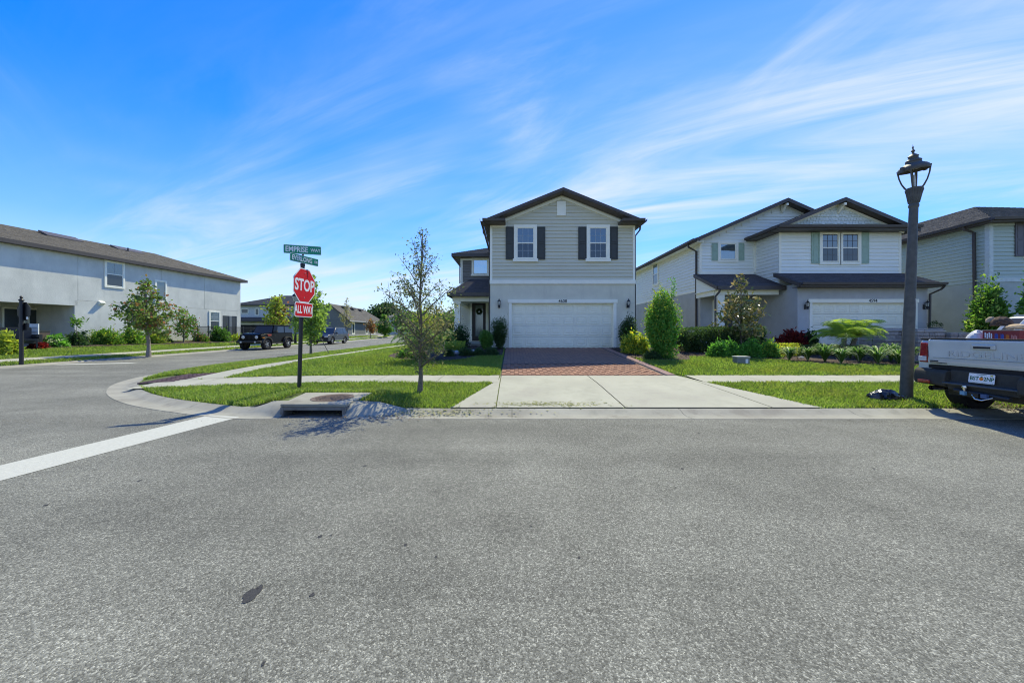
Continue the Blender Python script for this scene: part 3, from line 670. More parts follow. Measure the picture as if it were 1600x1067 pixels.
def lantern(parent, loc, rz=0):
    if 'a' not in LANT:
        b = MB(); b.box(-.05, .05, -.02, 0, -.12, .1); b.tube([(0, -.01, -.06), (0, -.07, -.1), (0, -.12, -.06), (0, -.13, -.02)], .014, 6)
        b.lathe([(.02, -.13), (.05, -.10), (.03, -.05), (.055, -.02), (.06, 0)], 8, (0, -.14, 0)); b.lathe([(.085, .17), (.06, .21), (.03, .24), (.012, .27), (.02, .29), (.001, .31)], 8, (0, -.14, 0))
        for k in range(4): a = k*math.pi/2+.78; b.tube([(.06*math.cos(a), -.14+.06*math.sin(a), 0), (.08*math.cos(a), -.14+.08*math.sin(a), .17)], .007, 5)
        LANT['a'] = b.mesh('wall_lantern', blackm, 40); LANT['g'] = MB().lathe([(.045, .0), (.06, .165)], 8, (0, -.14, 0)).mesh('glass', clearm)
    o = link('wall_lantern', LANT['a'], parent, loc, (0, 0, rz)); link('glass', LANT['g'], o); return o
def shingles(parent, a, b, c, d, m, exp=.145, tab=.30, name='shingle', jit=.006):
    """overlapping shingle courses on the slope a-b (eave) to d-c (top)"""
    a, b, c, d = map(Vector, (a, b, c, d)); nrm = (b-a).cross(d-a).normalized()
    if nrm.z < 0: nrm = -nrm
    n = max(1, int(((a+b)/2-(c+d)/2).length/exp)); V = []; F = []
    for i in range(n):
        t0, t1 = i/n, min(1, (i+1.12)/n); l0, r0 = a.lerp(d, t0), b.lerp(c, t0); l1, r1 = a.lerp(d, t1), b.lerp(c, t1)
        L = (r0-l0).length; k = max(1, round(L/tab)); off = random.random()
        cuts = sorted(set([0., 1.]+[min(1, max(0, (q+off+random.uniform(-.2, .2))/k)) for q in range(k)]))
        for s, e in zip(cuts[:-1], cuts[1:]):
            if e-s < .002: continue
            h = .016+random.uniform(0, jit); o = len(V)
            p = [l0.lerp(r0, s), l0.lerp(r0, e), l1.lerp(r1, e), l1.lerp(r1, s)]
            V += [p[0], p[1], p[0]+nrm*h, p[1]+nrm*h, p[2]+nrm*.004, p[3]+nrm*.004]
            F += [(o, o+1, o+3, o+2), (o+2, o+3, o+4, o+5)]
    return link(name, np_mesh(name, [tuple(v) for v in V], F, m), parent, kind='stuff')
def slab_roof(parent, a, b, c, d, m=None, th=.12, sh=None, name='roof', tab=.30, exp=.145):
    a, b, c, d = map(Vector, (a, b, c, d)); n = (b-a).cross(d-a).normalized()
    if n.z < 0: n = -n
    o = MB().hexa([tuple(p-n*th) for p in (a, b, c, d)] + [tuple(p-n*.002) for p in (a, b, c, d)]).build(name, m or bronze, parent)
    if sh: shingles(o, a, b, c, d, sh, exp, tab)
    return o
def downspout(parent, pts, m=bronze, r=.045):
    return MB().tube(pts, r, 4).build('downspout', m, parent)
def gutter(parent, p0, p1, out, m=bronze, s=.12):
    p0, p1, o = Vector(p0), Vector(p1), Vector(out); d = (p1-p0).normalized()
    pr = [(0, 0), (.11, 0.02), (.13, .13), (.115, .13), (.1, .03), (0, .02)]
    v = [tuple(p+o*a+Vector((0, 0, b))) for p in (p0, p1) for a, b in pr]; n = len(pr)
    return MB().add(v, [(i, (i+1) % n, n+(i+1) % n, n+i) for i in range(n)]+[tuple(range(n)), tuple(range(2*n-1, n-1, -1))]).build('gutter', m, parent)

# ================================================================== house 1: taupe house with the brick driveway
h1 = thing('house', 'taupe two-storey gabled house numbered 4608 with charcoal shutters', 'house', (0, 0, 0))
Z0 = .66; Y1 = 16.0; XL, XR = -1.02, 5.76; ZB = 3.67; ZE = 6.42
# lower wall with a garage opening, right and left side walls
wl = MB()
GX0, GX1, GZ1 = -.02, 4.76, 2.78
wl.box(XL, GX0, Y1, Y1+.25, Z0-.3, ZB); wl.box(GX1, XR, Y1, Y1+.25, Z0-.3, ZB); wl.box(GX0, GX1, Y1, Y1+.25, GZ1, ZB)
wl.box(XL, XL+.2, Y1+.25, 30, Z0-.3, ZB); wl.box(XR-.2, XR, Y1+.25, 30, Z0-.3, ZB); wl.box(XL+.2, XR-.2, 29.8, 30, Z0-.3, ZE)
wl.build('wall', stucco1, h1)
up = MB(); up.prism([(XL+.03, ZB), (XR-.03, ZB), (XR-.03, 6.5), (2.35, 7.9), (XL+.03, 6.5)], 'y', Y1+.03, Y1+.25)
up.box(XL+.03, XL+.2, Y1+.25, 30, ZB, 6.5); up.box(XR-.2, XR-.03, Y1+.25, 30, ZB, 6.5); up.build('upper_wall', siding1, h1)
MB().box(XL-.02, XR+.02, Y1-.06, Y1+.03, ZB, ZB+.19).build('band_trim', white, h1, bevel=.005)
def gclip(z):
    if z < 6.42: return (.1, XR-XL-.1)
    k = (z-6.33)/.42; return (max(.7, k)+.02, XR-XL-max(.7, k)-.02) if XR-XL-2*k > .2 else (0, 0)
siding(h1, (XL, Y1+.03), (XR, Y1+.03), ZB+.19, 7.85, siding1, .166, gclip)
siding(h1, (XL+.03, 29.8), (XL+.03, Y1+.1), ZB+.19, 6.45, siding1, .166)
siding(h1, (XR-.03, Y1+.1), (XR-.03, 29.8), ZB+.19, 6.45, siding1, .166)
ct = MB(); ct.box(XL-.01, XL+.1, Y1-.012, Y1+.03, ZB+.19, 6.42); ct.box(XR-.1, XR+.01, Y1-.012, Y1+.03, ZB+.19, 6.42)
ct.box(XL+.1, -.26, Y1-.012, Y1+.03, 6.33, 6.42); ct.box(4.97, XR-.1, Y1-.012, Y1+.03, 6.33, 6.42); ct.build('corner_trim', white, h1)
# gable roof, ridge along y
RX, RZ, EL, ER, EZ = 2.34, 8.0, -1.34, 6.02, 6.52
YF = 15.55
for s, ex in ((-1, EL), (1, ER)):
    a, b = ((ex, 30.4, EZ), (ex, YF, EZ)) if s < 0 else ((ex, YF, EZ), (ex, 30.4, EZ))
    slab_roof(h1, (ex, YF, EZ), (ex, 30.4, EZ), (RX, 30.4, RZ), (RX, YF, RZ), shinglem, .12, shinglem)
    # rake board (dark fascia) and white frieze below it
    sl = (RZ-EZ)/(RX-ex); e2 = ex
    MB().prism([(e2, EZ-.12), (RX, RZ-.12-.01), (RX, RZ+.01), (e2, EZ+.01)], 'y', YF-.03, YF).build('rake_board', bronze, h1)
    q = lambda x, dz: EZ+(x-ex)*sl+dz
    xe = -.42 if s < 0 else 5.1
    MB().prism([(xe, q(xe, -.33)), (RX, q(RX, -.33)), (RX, q(RX, -.21)), (xe, q(xe, -.21))], 'y', Y1-.02, Y1+.03).build('frieze', white, h1)
    MB().prism([(ex, EZ-.121), (RX, RZ-.121), (RX, RZ-.15), (ex, EZ-.15)], 'y', YF+.005, Y1+.02).build('soffit', soffit, h1)
    # boxed return at the eave
    x0, x1 = (EL, -.3) if s < 0 else (4.97, ER)
    MB().box(x0+(.06 if s < 0 else 0), x1-(0 if s < 0 else .06), YF-.05, Y1+.03, 6.42, 6.53).build('eave_return', bronze, h1)
    wx = XL if s < 0 else XR
    MB().box(min(ex, wx)+.02, max(ex, wx)-.02, Y1, 30.3, 6.40, 6.425).build('soffit', soffit, h1)
    gutter(h1, (ex, YF-.06, 6.43), (ex, 30.3, 6.43), (s, 0, 0)); gutter(h1, (x0, YF-.05, 6.43), (x1, YF-.05, 6.43), (0, -1, 0))
downspout(h1, [(EL-.05, 16.4, 6.42), (EL-.04, 16.4, 6.2), (XL-.06, 16.4, 5.7), (XL-.06, 16.4, .9)]); downspout(h1, [(ER+.05, 16.15, 6.42), (ER+.03, 16.15, 6.25), (XR+.06, 16.15, 5.95), (XR+.06, 16.15, .9)])
MB().box(2.1, 2.52, Y1-.04, Y1+.03, 6.86, 7.54).build('gable_vent', white, h1, bevel=.008)
for x0 in (.225, 3.625):
    window(h1, (x0, Y1, 4.87), 0, .81, 1.44, tw=.135)
    shutter(h1, (x0-.135-.385, Y1, 4.82), 0, .38, 1.53, shutd); shutter(h1, (x0+.81+.14, Y1, 4.82), 0, .38, 1.53, shutd)
garage_door(h1, GX0, GX1, Z0+.02, GZ1, Y1, '4608')
lantern(h1, (-.6, Y1, 2.68)); lantern(h1, (5.42, Y1, 2.68))
# recessed entry wing
YW = 21.8; WX0 = -3.27
ew = MB(); ew.box(WX0, -1.69, YW, YW+.2, Z0-.2, 6.1); ew.box(-1.67, XL, YW, YW+.2, Z0-.2, 6.1); ew.box(-2.56, -1.66, YW+.06, YW+.2, Z0-.2, 3.5); ew.box(WX0, WX0+.2, YW+.2, 30, Z0-.2, 6.1); ew.build('entry_wall', stucco1, h1)
siding(h1, (WX0+.12, YW), (XL-.0, YW), 4.6, 6.05, mat('shaded_siding', (.20, .19, .17), .7, .1, 6, ov=.4, col2=(.15, .14, .125)), .166)  # lap siding in shadow; the shade is put into its darker colour
MB().box(WX0-.02, WX0+.12, YW-.03, YW+.0, 4.45, 6.1).build('corner_trim', white, h1)
MB().box(WX0+.12, XL, YW-.04, YW, 5.98, 6.12).build('frieze', white, h1)
window(h1, (-2.46, YW-.025, 5.12), 0, .9, .98, fixed=True, tw=.11, muntin=None, glass=(glasse, None))
# entry wing roof: hip towards the left and the front
slab_roof(h1, (-3.75, 21.3, 6.32), (XL, 21.3, 6.32), (XL, 23.6, 7.25), (-1.45, 23.6, 7.25), None, .1, shinglel)
slab_roof(h1, (-3.75, 30, 6.32), (-3.75, 21.3, 6.32), (-1.45, 23.6, 7.25), (-1.45, 30, 7.25), None, .1, shinglel)
MB().box(-3.78, XL, 21.27, 21.33, 6.13, 6.33).build('fascia', bronze, h1); MB().box(-3.78, -3.72, 21.33, 30, 6.13, 6.33).build('fascia', bronze, h1)
MB().box(-3.72, XL, 21.33, YW, 6.13, 6.16).build('soffit', soffit, h1); downspout(h1, [(-3.7, 21.35, 6.15), (-3.4, 21.6, 5.85), (-3.33, 21.75, 5.6), (-3.33, 21.75, 4.5)], r=.04)
# porch
for a, b, c, d in (((-3.28, 17.35, 3.42), (XL, 17.35, 3.42), (XL, 20.6, 4.6), (-2.5, 20.6, 4.6)), ((-3.28, 21.8, 3.42), (-3.28, 17.35, 3.42), (-2.5, 20.6, 4.6), (-2.5, 21.8, 4.6)), ((-2.5, 20.6, 4.6), (XL, 20.6, 4.6), (XL, 21.8, 4.62), (-2.5, 21.8, 4.62))):
    slab_roof(h1, a, b, c, d, None, .08, shinglem)
MB().box(-3.3, XL, 17.32, 17.38, 3.25, 3.43).build('fascia', bronze, h1); MB().box(-3.3, -3.25, 17.38, 21.8, 3.25, 3.43).build('fascia', bronze, h1)
MB().box(-3.1, XL, 17.75, 18.05, 3.02, 3.26).build('porch_beam', white, h1, bevel=.01); MB().box(-3.1, -2.8, 18.05, YW, 3.02, 3.26).build('porch_beam', white, h1)
col = MB(); col.box(-3.0, -2.7, 17.77, 18.03, .8, 3.02); col.box(-3.04, -2.66, 17.73, 18.07, .7, .95); col.box(-3.04, -2.66, 17.73, 18.07, 2.9, 3.02); col.build('porch_column', white, h1, bevel=.01)
MB().box(-3.2, XL, 17.7, YW, .5, .83).build('porch_floor', concrete, h1); MB().box(-3.05, XL, 18, YW, 3.26, 3.29).build('porch_ceiling', white, h1)
dr = MB().box(-2.55, -1.67, YW-.02, YW+.05, .86, 3.3).build('entry_door', mat('espresso_door', (.03, .022, .02), .4, .1, 8), h1, bevel=.006)
MB().box(-2.33, -1.85, YW-.035, YW-.02, 1.15, 3.12).build('door_glass', glassdoor, dr)
tr = MB(); tr.box(-2.68, -2.55, YW-.05, YW, .84, 3.45); tr.box(-1.67, -1.54, YW-.05, YW, .84, 3.45); tr.box(-2.55, -1.67, YW-.05, YW, 3.3, 3.45); tr.build('door_trim', white, h1)
wr = thing('wreath', 'dark round wreath hanging on the front door glass', 'wreath', (-2.09, YW-.09, 2.72))
ww = MB(); ww.lathe([(.13+.055*math.cos(t*.785), .055*math.sin(t*.785)) for t in range(9)], 24, axis='y', cap=False); ww.build('ring', lf_dark, wr, smooth=60)
v = []; f = []
for i in range(260):
    a = random.random()*6.283; r = .13+random.uniform(-.07, .08); p = Vector((r*math.cos(a), random.uniform(-.07, 0), r*math.sin(a))); q = Vector((random.uniform(-1, 1), random.uniform(-1, .2), random.uniform(-1, 1)))*.035; s = q.orthogonal()*.4; o = len(v)
    v += [p-s, p+q, p+s, p-q]; f.append((o, o+1, o+2, o+3))
link('foliage', np_mesh('foliage', [tuple(x) for x in v], f, lf_dark), wr)

# ================================================================== house 2: pale blue house 4594
h2 = thing('house', 'pale blue two-storey house numbered 4594 with sage shutters and shingled gable', 'house', (0, 0, 0))
A0, A1, YG, YU, YR = 13.47, 19.6, 16.1, 17.2, 18.9; SX = 10.43; Z2 = .66
g0, g1, gz = 14.15, 18.97, 2.81
wl = MB(); wl.box(A0, g0, YG, YG+.2, Z2-.3, 3.75); wl.box(g1, A1, YG, YG+.2, Z2-.3, 3.75); wl.box(g0, g1, YG, YG+.2, gz, 3.75)
wl.box(A0, A0+.2, YG+.2, YR+.2, Z2-.3, 3.7); wl.box(A1-.2, A1, YG+.2, 33, Z2-.3, 3.7)
wl.box(SX, A0, YR, YR+.2, Z2-.3, 3.7); wl.box(SX, SX+.2, YR+.2, 33, Z2-.3, 3.72); wl.build('wall', stucco2, h2)
uw = MB(); uw.box(A0+.03, A1-.03, YU+.03, YU+.2, 3.7, 6.6); uw.prism([(13.2, 6.55), (19.5, 6.55), (16.3, 7.9)], 'y', YU-.1, YU+.1)
uw.box(A0+.03, A0+.2, YU+.2, YR+.1, 3.7, 6.6); uw.box(A1-.2, A1-.03, YU+.2, 33, 3.7, 6.6)
uw.prism([(SX+.03, 3.7), (19.4, 3.7), (19.4, 6.55), (14.92, 8.5), (SX+.03, 6.52)], 'y', YR+.03, YR+.2); uw.box(SX+.03, SX+.2, YR+.2, 33, 3.72, 6.5); uw.build('upper_wall', siding2, h2)
siding(h2, (A0, YU+.03), (A1, YU+.03), 4.35, 6.46, siding2, .18, lambda z: (.1, A1-A0-.1))
siding(h2, (A0+.03, YR), (A0+.03, YU+.1), 3.75, 6.46, siding2, .18)
siding(h2, (A1-.03, YU+.1), (A1-.03, 32.8), 3.75, 6.46, siding2, .18)
def c2(z):
    k = (z-6.45)/.437
    return (.1, A0-SX-.04) if z < 6.5 else (max(.1, k+.05), 19.4-SX-max(.1, (z-6.45)/.437))
siding(h2, (SX, YR+.03), (19.4, YR+.03), 4.75, 8.4, siding2, .18, c2)
siding(h2, (SX+.03, 32.8), (SX+.03, YR+.12), 3.78, 6.5, siding2, .18)
t = MB(); t.box(A0-.012, A0+.1, YU-.012, YU+.03, 4.35, 6.46); t.box(A1-.1, A1+.012, YU-.012, YU+.03, 4.35, 6.46); t.box(SX-.012, SX+.1, YR-.012, YR+.03, 4.6, 6.6)
t.box(SX-.012, SX+.03, YR+.03, YR+.13, 3.75, 6.5); t.box(A0-.1, A0+.02, YR-.03, YR+.03, 4.7, 6.46); t.box(SX+.1, A0-.1, YR-.012, YR+.03, 4.62, 4.76); t.box(SX-.01, SX+.03, YR+.13, 32.9, 3.69, 3.78); t.box(A0+.1, A1-.1, YU-.01, YU+.03, 4.28, 4.36); t.build('corner_trim', white, h2)
# shake gable above the pent eave
cz = 6.66; sh = MB().hexa([(0, -.045, 0), (.14, -.045, 0), (.14, 0, 0), (0, 0, 0), (0, -.012, .2), (.148, -.006, .2), (.148, 0, .2), (0, 0, .2)]).mesh('shingle', mat('shake_shingle', (.74, .78, .74), .7, .08, 8, ov=.8, col2=(.56, .62, .6)))
r = 0
while cz < 7.78:
    hw = (7.86-cz)/.405-.28; x = 16.3-hw + (.07 if r % 2 else 0)
    while x < 16.3+hw-.14: link('shingle', sh, h2, (x, YU-.1, cz-random.choice((0, 0, .03)))); x += .153
    cz += .175; r += 1
# front gable roof with pent eave
YP = 16.68
for s, ex in ((-1, 13.0), (1, 19.95)):
    sl = (8.0-6.62)/(16.3-13.0)
    zE = 6.62 if s < 0 else 8.0-sl*(19.95-16.3); 
    a = (ex, YP, zE); 
    slab_roof(h2, (ex, YP, zE), (ex, 19.5 if s < 0 else 33, zE), (16.3, 24, 8.0), (16.3, YP, 8.0), None, .12, shinglem)
    MB().prism([(ex, zE-.17), (16.3, 7.83), (16.3, 8.01), (ex, zE+.01)], 'y', YP-.03, YP).build('rake_board', bronze, h2)
    q = 16.3+(ex-16.3)*.9
    MB().prism([(q, 8-.27-sl*abs(q-16.3)), (16.3, 7.73), (16.3, 7.83), (q, 8-.17-sl*abs(q-16.3))], 'y', YU-.16, YU-.1).build('frieze', white, h2)
MB().box(12.95, 19.95, YP-.02, YU+.03, 6.44, 6.66).build('pent_eave', bronze, h2); MB().box(12.97, A0, YU+.03, YR+.1, 6.42, 6.62).build('eave', bronze, h2)
gutter(h2, (12.97, YP-.02, 6.5), (19.95, YP-.02, 6.5), (0, -1, 0)); gutter(h2, (12.97, YP-.1, 6.48), (12.97, YR+.0, 6.48), (-1, 0, 0))
def bracket(x, y, z):
    b = MB(); b.box(x-.06, x+.06, y-.42, y, z-.12, z); b.prism([(y-.05, z-.4), (y, z-.4), (y, z-.12), (y-.32, z-.12)], 'x', x-.05, x+.05); b.build('gable_bracket', white, h2, bevel=.01)
bracket(16.3, YU-.11, 7.75)
# main gable roof behind
YM = 18.45
slab_roof(h2, (9.98, YM, 6.5), (9.98, 33.4, 6.5), (14.92, 33.4, 8.66), (14.92, YM, 8.66), None, .12, shinglem)
slab_roof(h2, (19.86, YM, 6.5), (19.86, 33.4, 6.5), (14.92, 33.4, 8.66), (14.92, YM, 8.66), None, .12, shinglem)
MB().prism([(9.98, 6.32), (14.92, 8.48), (14.92, 8.67), (9.98, 6.51)], 'y', YM-.03, YM).build('rake_board', bronze, h2)
MB().prism([(19.86, 6.32), (14.92, 8.48), (14.92, 8.67), (19.86, 6.51)], 'y', YM-.03, YM).build('rake_board', bronze, h2)
MB().prism([(SX, 6.48), (14.92, 8.44), (14.92, 8.54), (SX, 6.58)], 'y', YR-.02, YR+.03).build('frieze', white, h2); MB().prism([(18.5, 6.88), (14.92, 8.44), (14.92, 8.54), (18.5, 6.98)], 'y', YR-.02, YR+.03).build('frieze', white, h2)
bracket(14.92, YR-.02, 8.4)
MB().box(9.97, SX, YM, 33.3, 6.3, 6.34).build('soffit', white, h2); MB().box(9.94, 9.99, YM, 33.4, 6.3, 6.52).build('fascia', bronze, h2); gutter(h2, (9.94, YM, 6.36), (9.94, 33.3, 6.36), (-1, 0, 0))
# shed roof over the garage, porch roof
slab_roof(h2, (13.22, 15.65, 3.68), (19.75, 15.65, 3.68), (19.75, YU, 4.38), (13.22, YU, 4.38), None, .1, shinglem)
MB().box(13.2, 19.8, 15.6, 15.66, 3.5, 3.69).build('fascia', bronze, h2); MB().box(13.22, 19.78, 15.66, YG, 3.5, 3.53).build('soffit', soffit, h2); gutter(h2, (13.2, 15.6, 3.56), (19.8, 15.6, 3.56), (0, -1, 0))
MB().prism([(15.65, 3.5), (YU, 4.2), (YU, 4.38), (15.65, 3.68)], 'x', 13.16, 13.22).build('rake_board', bronze, h2)
downspout(h2, [(19.75, 15.56, 3.55), (19.75, 15.7, 3.4), (19.6, 16.0, 3.2), (19.62, 16.05, .8)])
slab_roof(h2, (10.1, 16.75, 3.68), (13.4, 16.75, 3.68), (13.4, YR, 4.62), (10.1, YR, 4.62), None, .1, shinglem)
MB().box(10.08, 13.42, 16.7, 16.76, 3.5, 3.69).build('fascia', bronze, h2); MB().prism([(16.75, 3.5), (YR, 4.44), (YR, 4.62), (16.75, 3.68)], 'x', 10.04, 10.1).build('rake_board', bronze, h2)
MB().box(10.12, 13.4, 16.76, YR, 3.52, 3.55).build('porch_ceiling', white, h2)
MB().box(10.25, 13.3, 17.0, 17.25, 3.28, 3.52).build('porch_beam', white, h2, bevel=.01); pb = MB(); pb.box(10.2, 10.42, 17.25, YR, 3.28, 3.52); pb.prism([(17.0, 3.52), (YR, 3.52), (YR, 4.4)], 'x', 10.2, 10.32); pb.build('porch_beam', siding2, h2)
c = MB(); c.box(10.25, 10.6, 17.0, 17.3, .7, 3.28); c.box(10.21, 10.64, 16.96, 17.34, .6, .85); c.build('porch_column', white, h2, bevel=.01)
MB().box(10.2, A0, 16.95, YR, .4, .78).build('porch_floor', concrete, h2)
tr = MB(); tr.box(11.1, 11.22, YR-.04, YR, .78, 3.2); tr.box(12.2, 12.32, YR-.04, YR, .78, 3.2); tr.box(11.22, 12.2, YR-.04, YR, 3.08, 3.2); tr.build('door_trim', white, h2); MB().box(11.22, 12.2, YR-.03, YR, .8, 3.08).build('entry_door', mat('slate_door', (.05, .06, .07), .4), h2, bevel=.01)
downspout(h2, [(10.16, 16.66, 3.55), (10.16, 16.72, 3.4), (10.12, 16.98, 3.2), (10.12, 16.98, .75)], r=.05); downspout(h2, [(9.9, YR+.3, 6.36), (9.92, YR+.3, 6.2), (SX-.07, YR+.3, 5.95), (SX-.07, YR+.3, .8)], r=.055)
window(h2, (11.52, YR, 5.42), 0, .86, .88, fixed=True, muntin=None, tw=.13, sill=False, glass=(glass_mat('blue_glass', (.02, .05, .06), .22), None))
shutter(h2, (11.52-.13-.33, YR, 5.38), 0, .32, .95, shutg); shutter(h2, (11.52+.86+.14, YR, 5.38), 0, .32, .95, shutg)
for x in (15.6, 16.62): window(h2, (x, YU, 4.95), 0, .82, 1.42, tw=.12, sill=False, muntin='dark')
for x in (15.6-.12-.4, 16.62+.82+.13): shutter(h2, (x, YU, 4.88), 0, .39, 1.55, shutg)
window(h2, (SX, 25.2, 4.88), R(-90), .8, 1.45, tw=.1, sill=False, muntin=None)
garage_door(h2, g0, g1, Z2+.03, gz, YG, '4594', numx=16.98)
lantern(h2, (13.83, YG, 2.62)); lantern(h2, (19.42, YG, 2.62))

# ================================================================== house 3 at the right edge, turned a little
h3 = thing('house', 'sage green hip-roofed house with grey shutters at the right edge behind the pickup', 'house', (21.75, 15.55, 0), R(-4.5))
wl = MB(); wl.box(0, 8, 0, .2, .3, 3.7); wl.box(0, .2, .2, 15, .3, 3.7); wl.box(7.8, 8, .2, 15, .3, 3.7); wl.build('wall', stucco3, h3)
uw = MB(); uw.box(.03, 7.97, .03, .2, 3.7, 6.4); uw.box(.03, .2, .2, 15, 3.7, 6.4); uw.box(7.8, 7.97, .2, 15, 3.7, 6.4); uw.build('upper_wall', siding3, h3)
siding(h3, (0, .03), (8, .03), 3.88, 6.38, siding3, .17, lambda z: (.14, 7.86)); siding(h3, (.03, 15), (.03, .12), 3.75, 6.38, siding3, .17)
t = MB(); t.box(-.012, .15, -.012, .03, 3.88, 6.38); t.box(-.012, .03, .03, .16, 3.7, 6.38); t.box(-.02, 8, -.03, .03, 3.7, 3.88); t.box(.15, 7.9, -.01, .03, 6.26, 6.38); t.build('corner_trim', mat('sage_trim', (.55, .62, .6)), h3)
sl = .44; hz = 6.52+sl*4.4
slab_roof(h3, (-.4, -.4, 6.52), (8.4, -.4, 6.52), (4.0, 4.0, hz), (4.0, 4.0, hz), None, .1, shinglel); slab_roof(h3, (-.4, 15.4, 6.52), (-.4, -.4, 6.52), (4.0, 4.0, hz), (4.0, 11, hz), None, .1, shinglel)
slab_roof(h3, (8.4, -.4, 6.52), (8.4, 15.4, 6.52), (4.0, 11, hz), (4.0, 4.0, hz), None, .1, shinglel)
MB().box(-.42, 8.4, -.42, -.36, 6.33, 6.53).build('fascia', bronze, h3); MB().box(-.42, -.36, -.36, 15.4, 6.33, 6.53).build('fascia', bronze, h3); s_ = MB(); s_.box(-.36, 8.3, -.36, 0, 6.36, 6.39); s_.box(-.36, 0, 0, 15, 6.36, 6.39); s_.build('soffit', soffit, h3)
gutter(h3, (-.42, -.42, 6.38), (8.4, -.42, 6.38), (0, -1, 0)); gutter(h3, (-.42, -.42, 6.38), (-.42, 15.4, 6.38), (-1, 0, 0))
downspout(h3, [(-.45, .55, 6.4), (-.4, .55, 6.25), (-.07, .5, 6.1), (-.06, .45, .8)], r=.06)
window(h3, (1.55, .0, 4.9), 0, .8, 1.4, tw=.12, muntin='dark'); shutter(h3, (1.55-.12-.4, 0, 4.85), 0, .39, 1.5, shutp); shutter(h3, (2.5, 0, 4.85), 0, .39, 1.5, shutp)

# ================================================================== left house: long stucco side wall
hL = thing('house', 'long pale grey stucco two-storey house with brown hip roof across the side street', 'house', (-26.25, 33.0, 0), R(-4))
# local frame: wall face x=0 looks to +x, y runs towards the street corner (negative = nearer)
zb, ze = .45, 6.2
b = MB(); b.box(-9.5, -.03, -11.9, 0, zb, ze); b.box(-9.5, -2.7, -22, -11.9, zb, ze); b.box(-2.7, -.03, -22, -11.9, 3.05, ze); b.build('wall', stuccoL, hL)
PY = [(-22, -11.75), (-11.74, -7.0), (-6.985, -3.6), (-3.585, -.0)]
for a, c in PY:
    MB().box(-.03, .0, a, c, 3.4 if a > -21 else 3.05, ze).build('wall_panel', stuccoL, hL, bevel=.004)
MB().box(-.03, .0, -11.9, -1.9, zb, 3.385).build('wall_panel', stuccoL, hL, bevel=.004); MB().box(-.03, .0, -1.9, 0, 2.9, 3.385).build('wall_panel', stuccoL, hL)
# lanai at the far corner: shade inside painted as a dark panel, with a pale column
MB().box(-.035, -.02, -1.85, -.25, .6, 2.9).build('lanai_opening', mat('lanai_shade', (.05, .06, .065), .6), hL); MB().box(-.035, .012, -.42, -.0, .45, 2.9).build('corner_column', stuccoL, hL)
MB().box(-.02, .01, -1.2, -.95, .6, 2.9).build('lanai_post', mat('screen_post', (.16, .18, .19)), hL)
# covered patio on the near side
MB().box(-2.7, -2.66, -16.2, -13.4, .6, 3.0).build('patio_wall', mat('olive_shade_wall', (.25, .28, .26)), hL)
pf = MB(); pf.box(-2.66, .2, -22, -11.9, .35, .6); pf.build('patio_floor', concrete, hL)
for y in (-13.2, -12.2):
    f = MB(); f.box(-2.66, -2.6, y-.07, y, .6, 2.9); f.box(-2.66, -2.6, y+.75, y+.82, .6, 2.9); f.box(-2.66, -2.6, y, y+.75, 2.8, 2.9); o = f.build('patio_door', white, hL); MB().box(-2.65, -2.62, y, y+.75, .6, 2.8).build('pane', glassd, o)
for (y, w_, z_, h_, fx) in ((-10.35, .92, 4.5, 1.6, False), (-7.35, .62, 3.75, 1.5, True), (-3.1, .85, 1.6, 1.55, False)):
    window(hL, (0, y, z_), R(90), w_, h_, tw=.1, sill=False, fixed=fx, muntin='white' if not fx else None, low_grid=False, grid=(2, 2))
vh = MB(); vh.prism([(0, 3.45), (.2, 3.35), (.2, 3.3), (0, 3.15)], 'y', -10.75, -10.5); vh.build('vent_hood', white, hL)
rx = -4.75; rz_ = 8.25; e = .30; yN, yS = -3.6, -12.0
ez = 6.42
slab_roof(hL, (e, .42, ez), (e, -22, ez), (rx, -22, rz_-.25), (rx, yN, rz_), None, .1, shinglel)
slab_roof(hL, (-9.9, .42, ez), (e, .42, ez), (rx, yN, rz_), (rx, yN, rz_), None, .1, shinglel); slab_roof(hL, (-9.9, -22, ez), (-9.9, .42, ez), (rx, yN, rz_), (rx, -22, rz_-.25), None, .1, shinglel)
MB().box(e-.02, e+.05, -22, .45, 6.2, 6.42).build('fascia', bronze, hL); MB().box(-9.9, e-.02, .4, .45, 6.2, 6.42).build('fascia', bronze, hL); MB().box(0, e-.02, -22, .4, 6.2, 6.23).build('soffit', soffit, hL)
for y in (-10.0, -6.2):
    MB().prism([(rx+.6, 8.02), (rx+1.3, 7.72), (rx+1.3, 7.8), (rx+.65, 8.12)], 'y', y-.9, y+.9).build('roof_vent', bronze, hL)
MB().tube([(-3.4, -6.5, 7.6), (-3.4, -6.5, 8.0)], .05, 8).build('vent_pipe', bronze, hL)

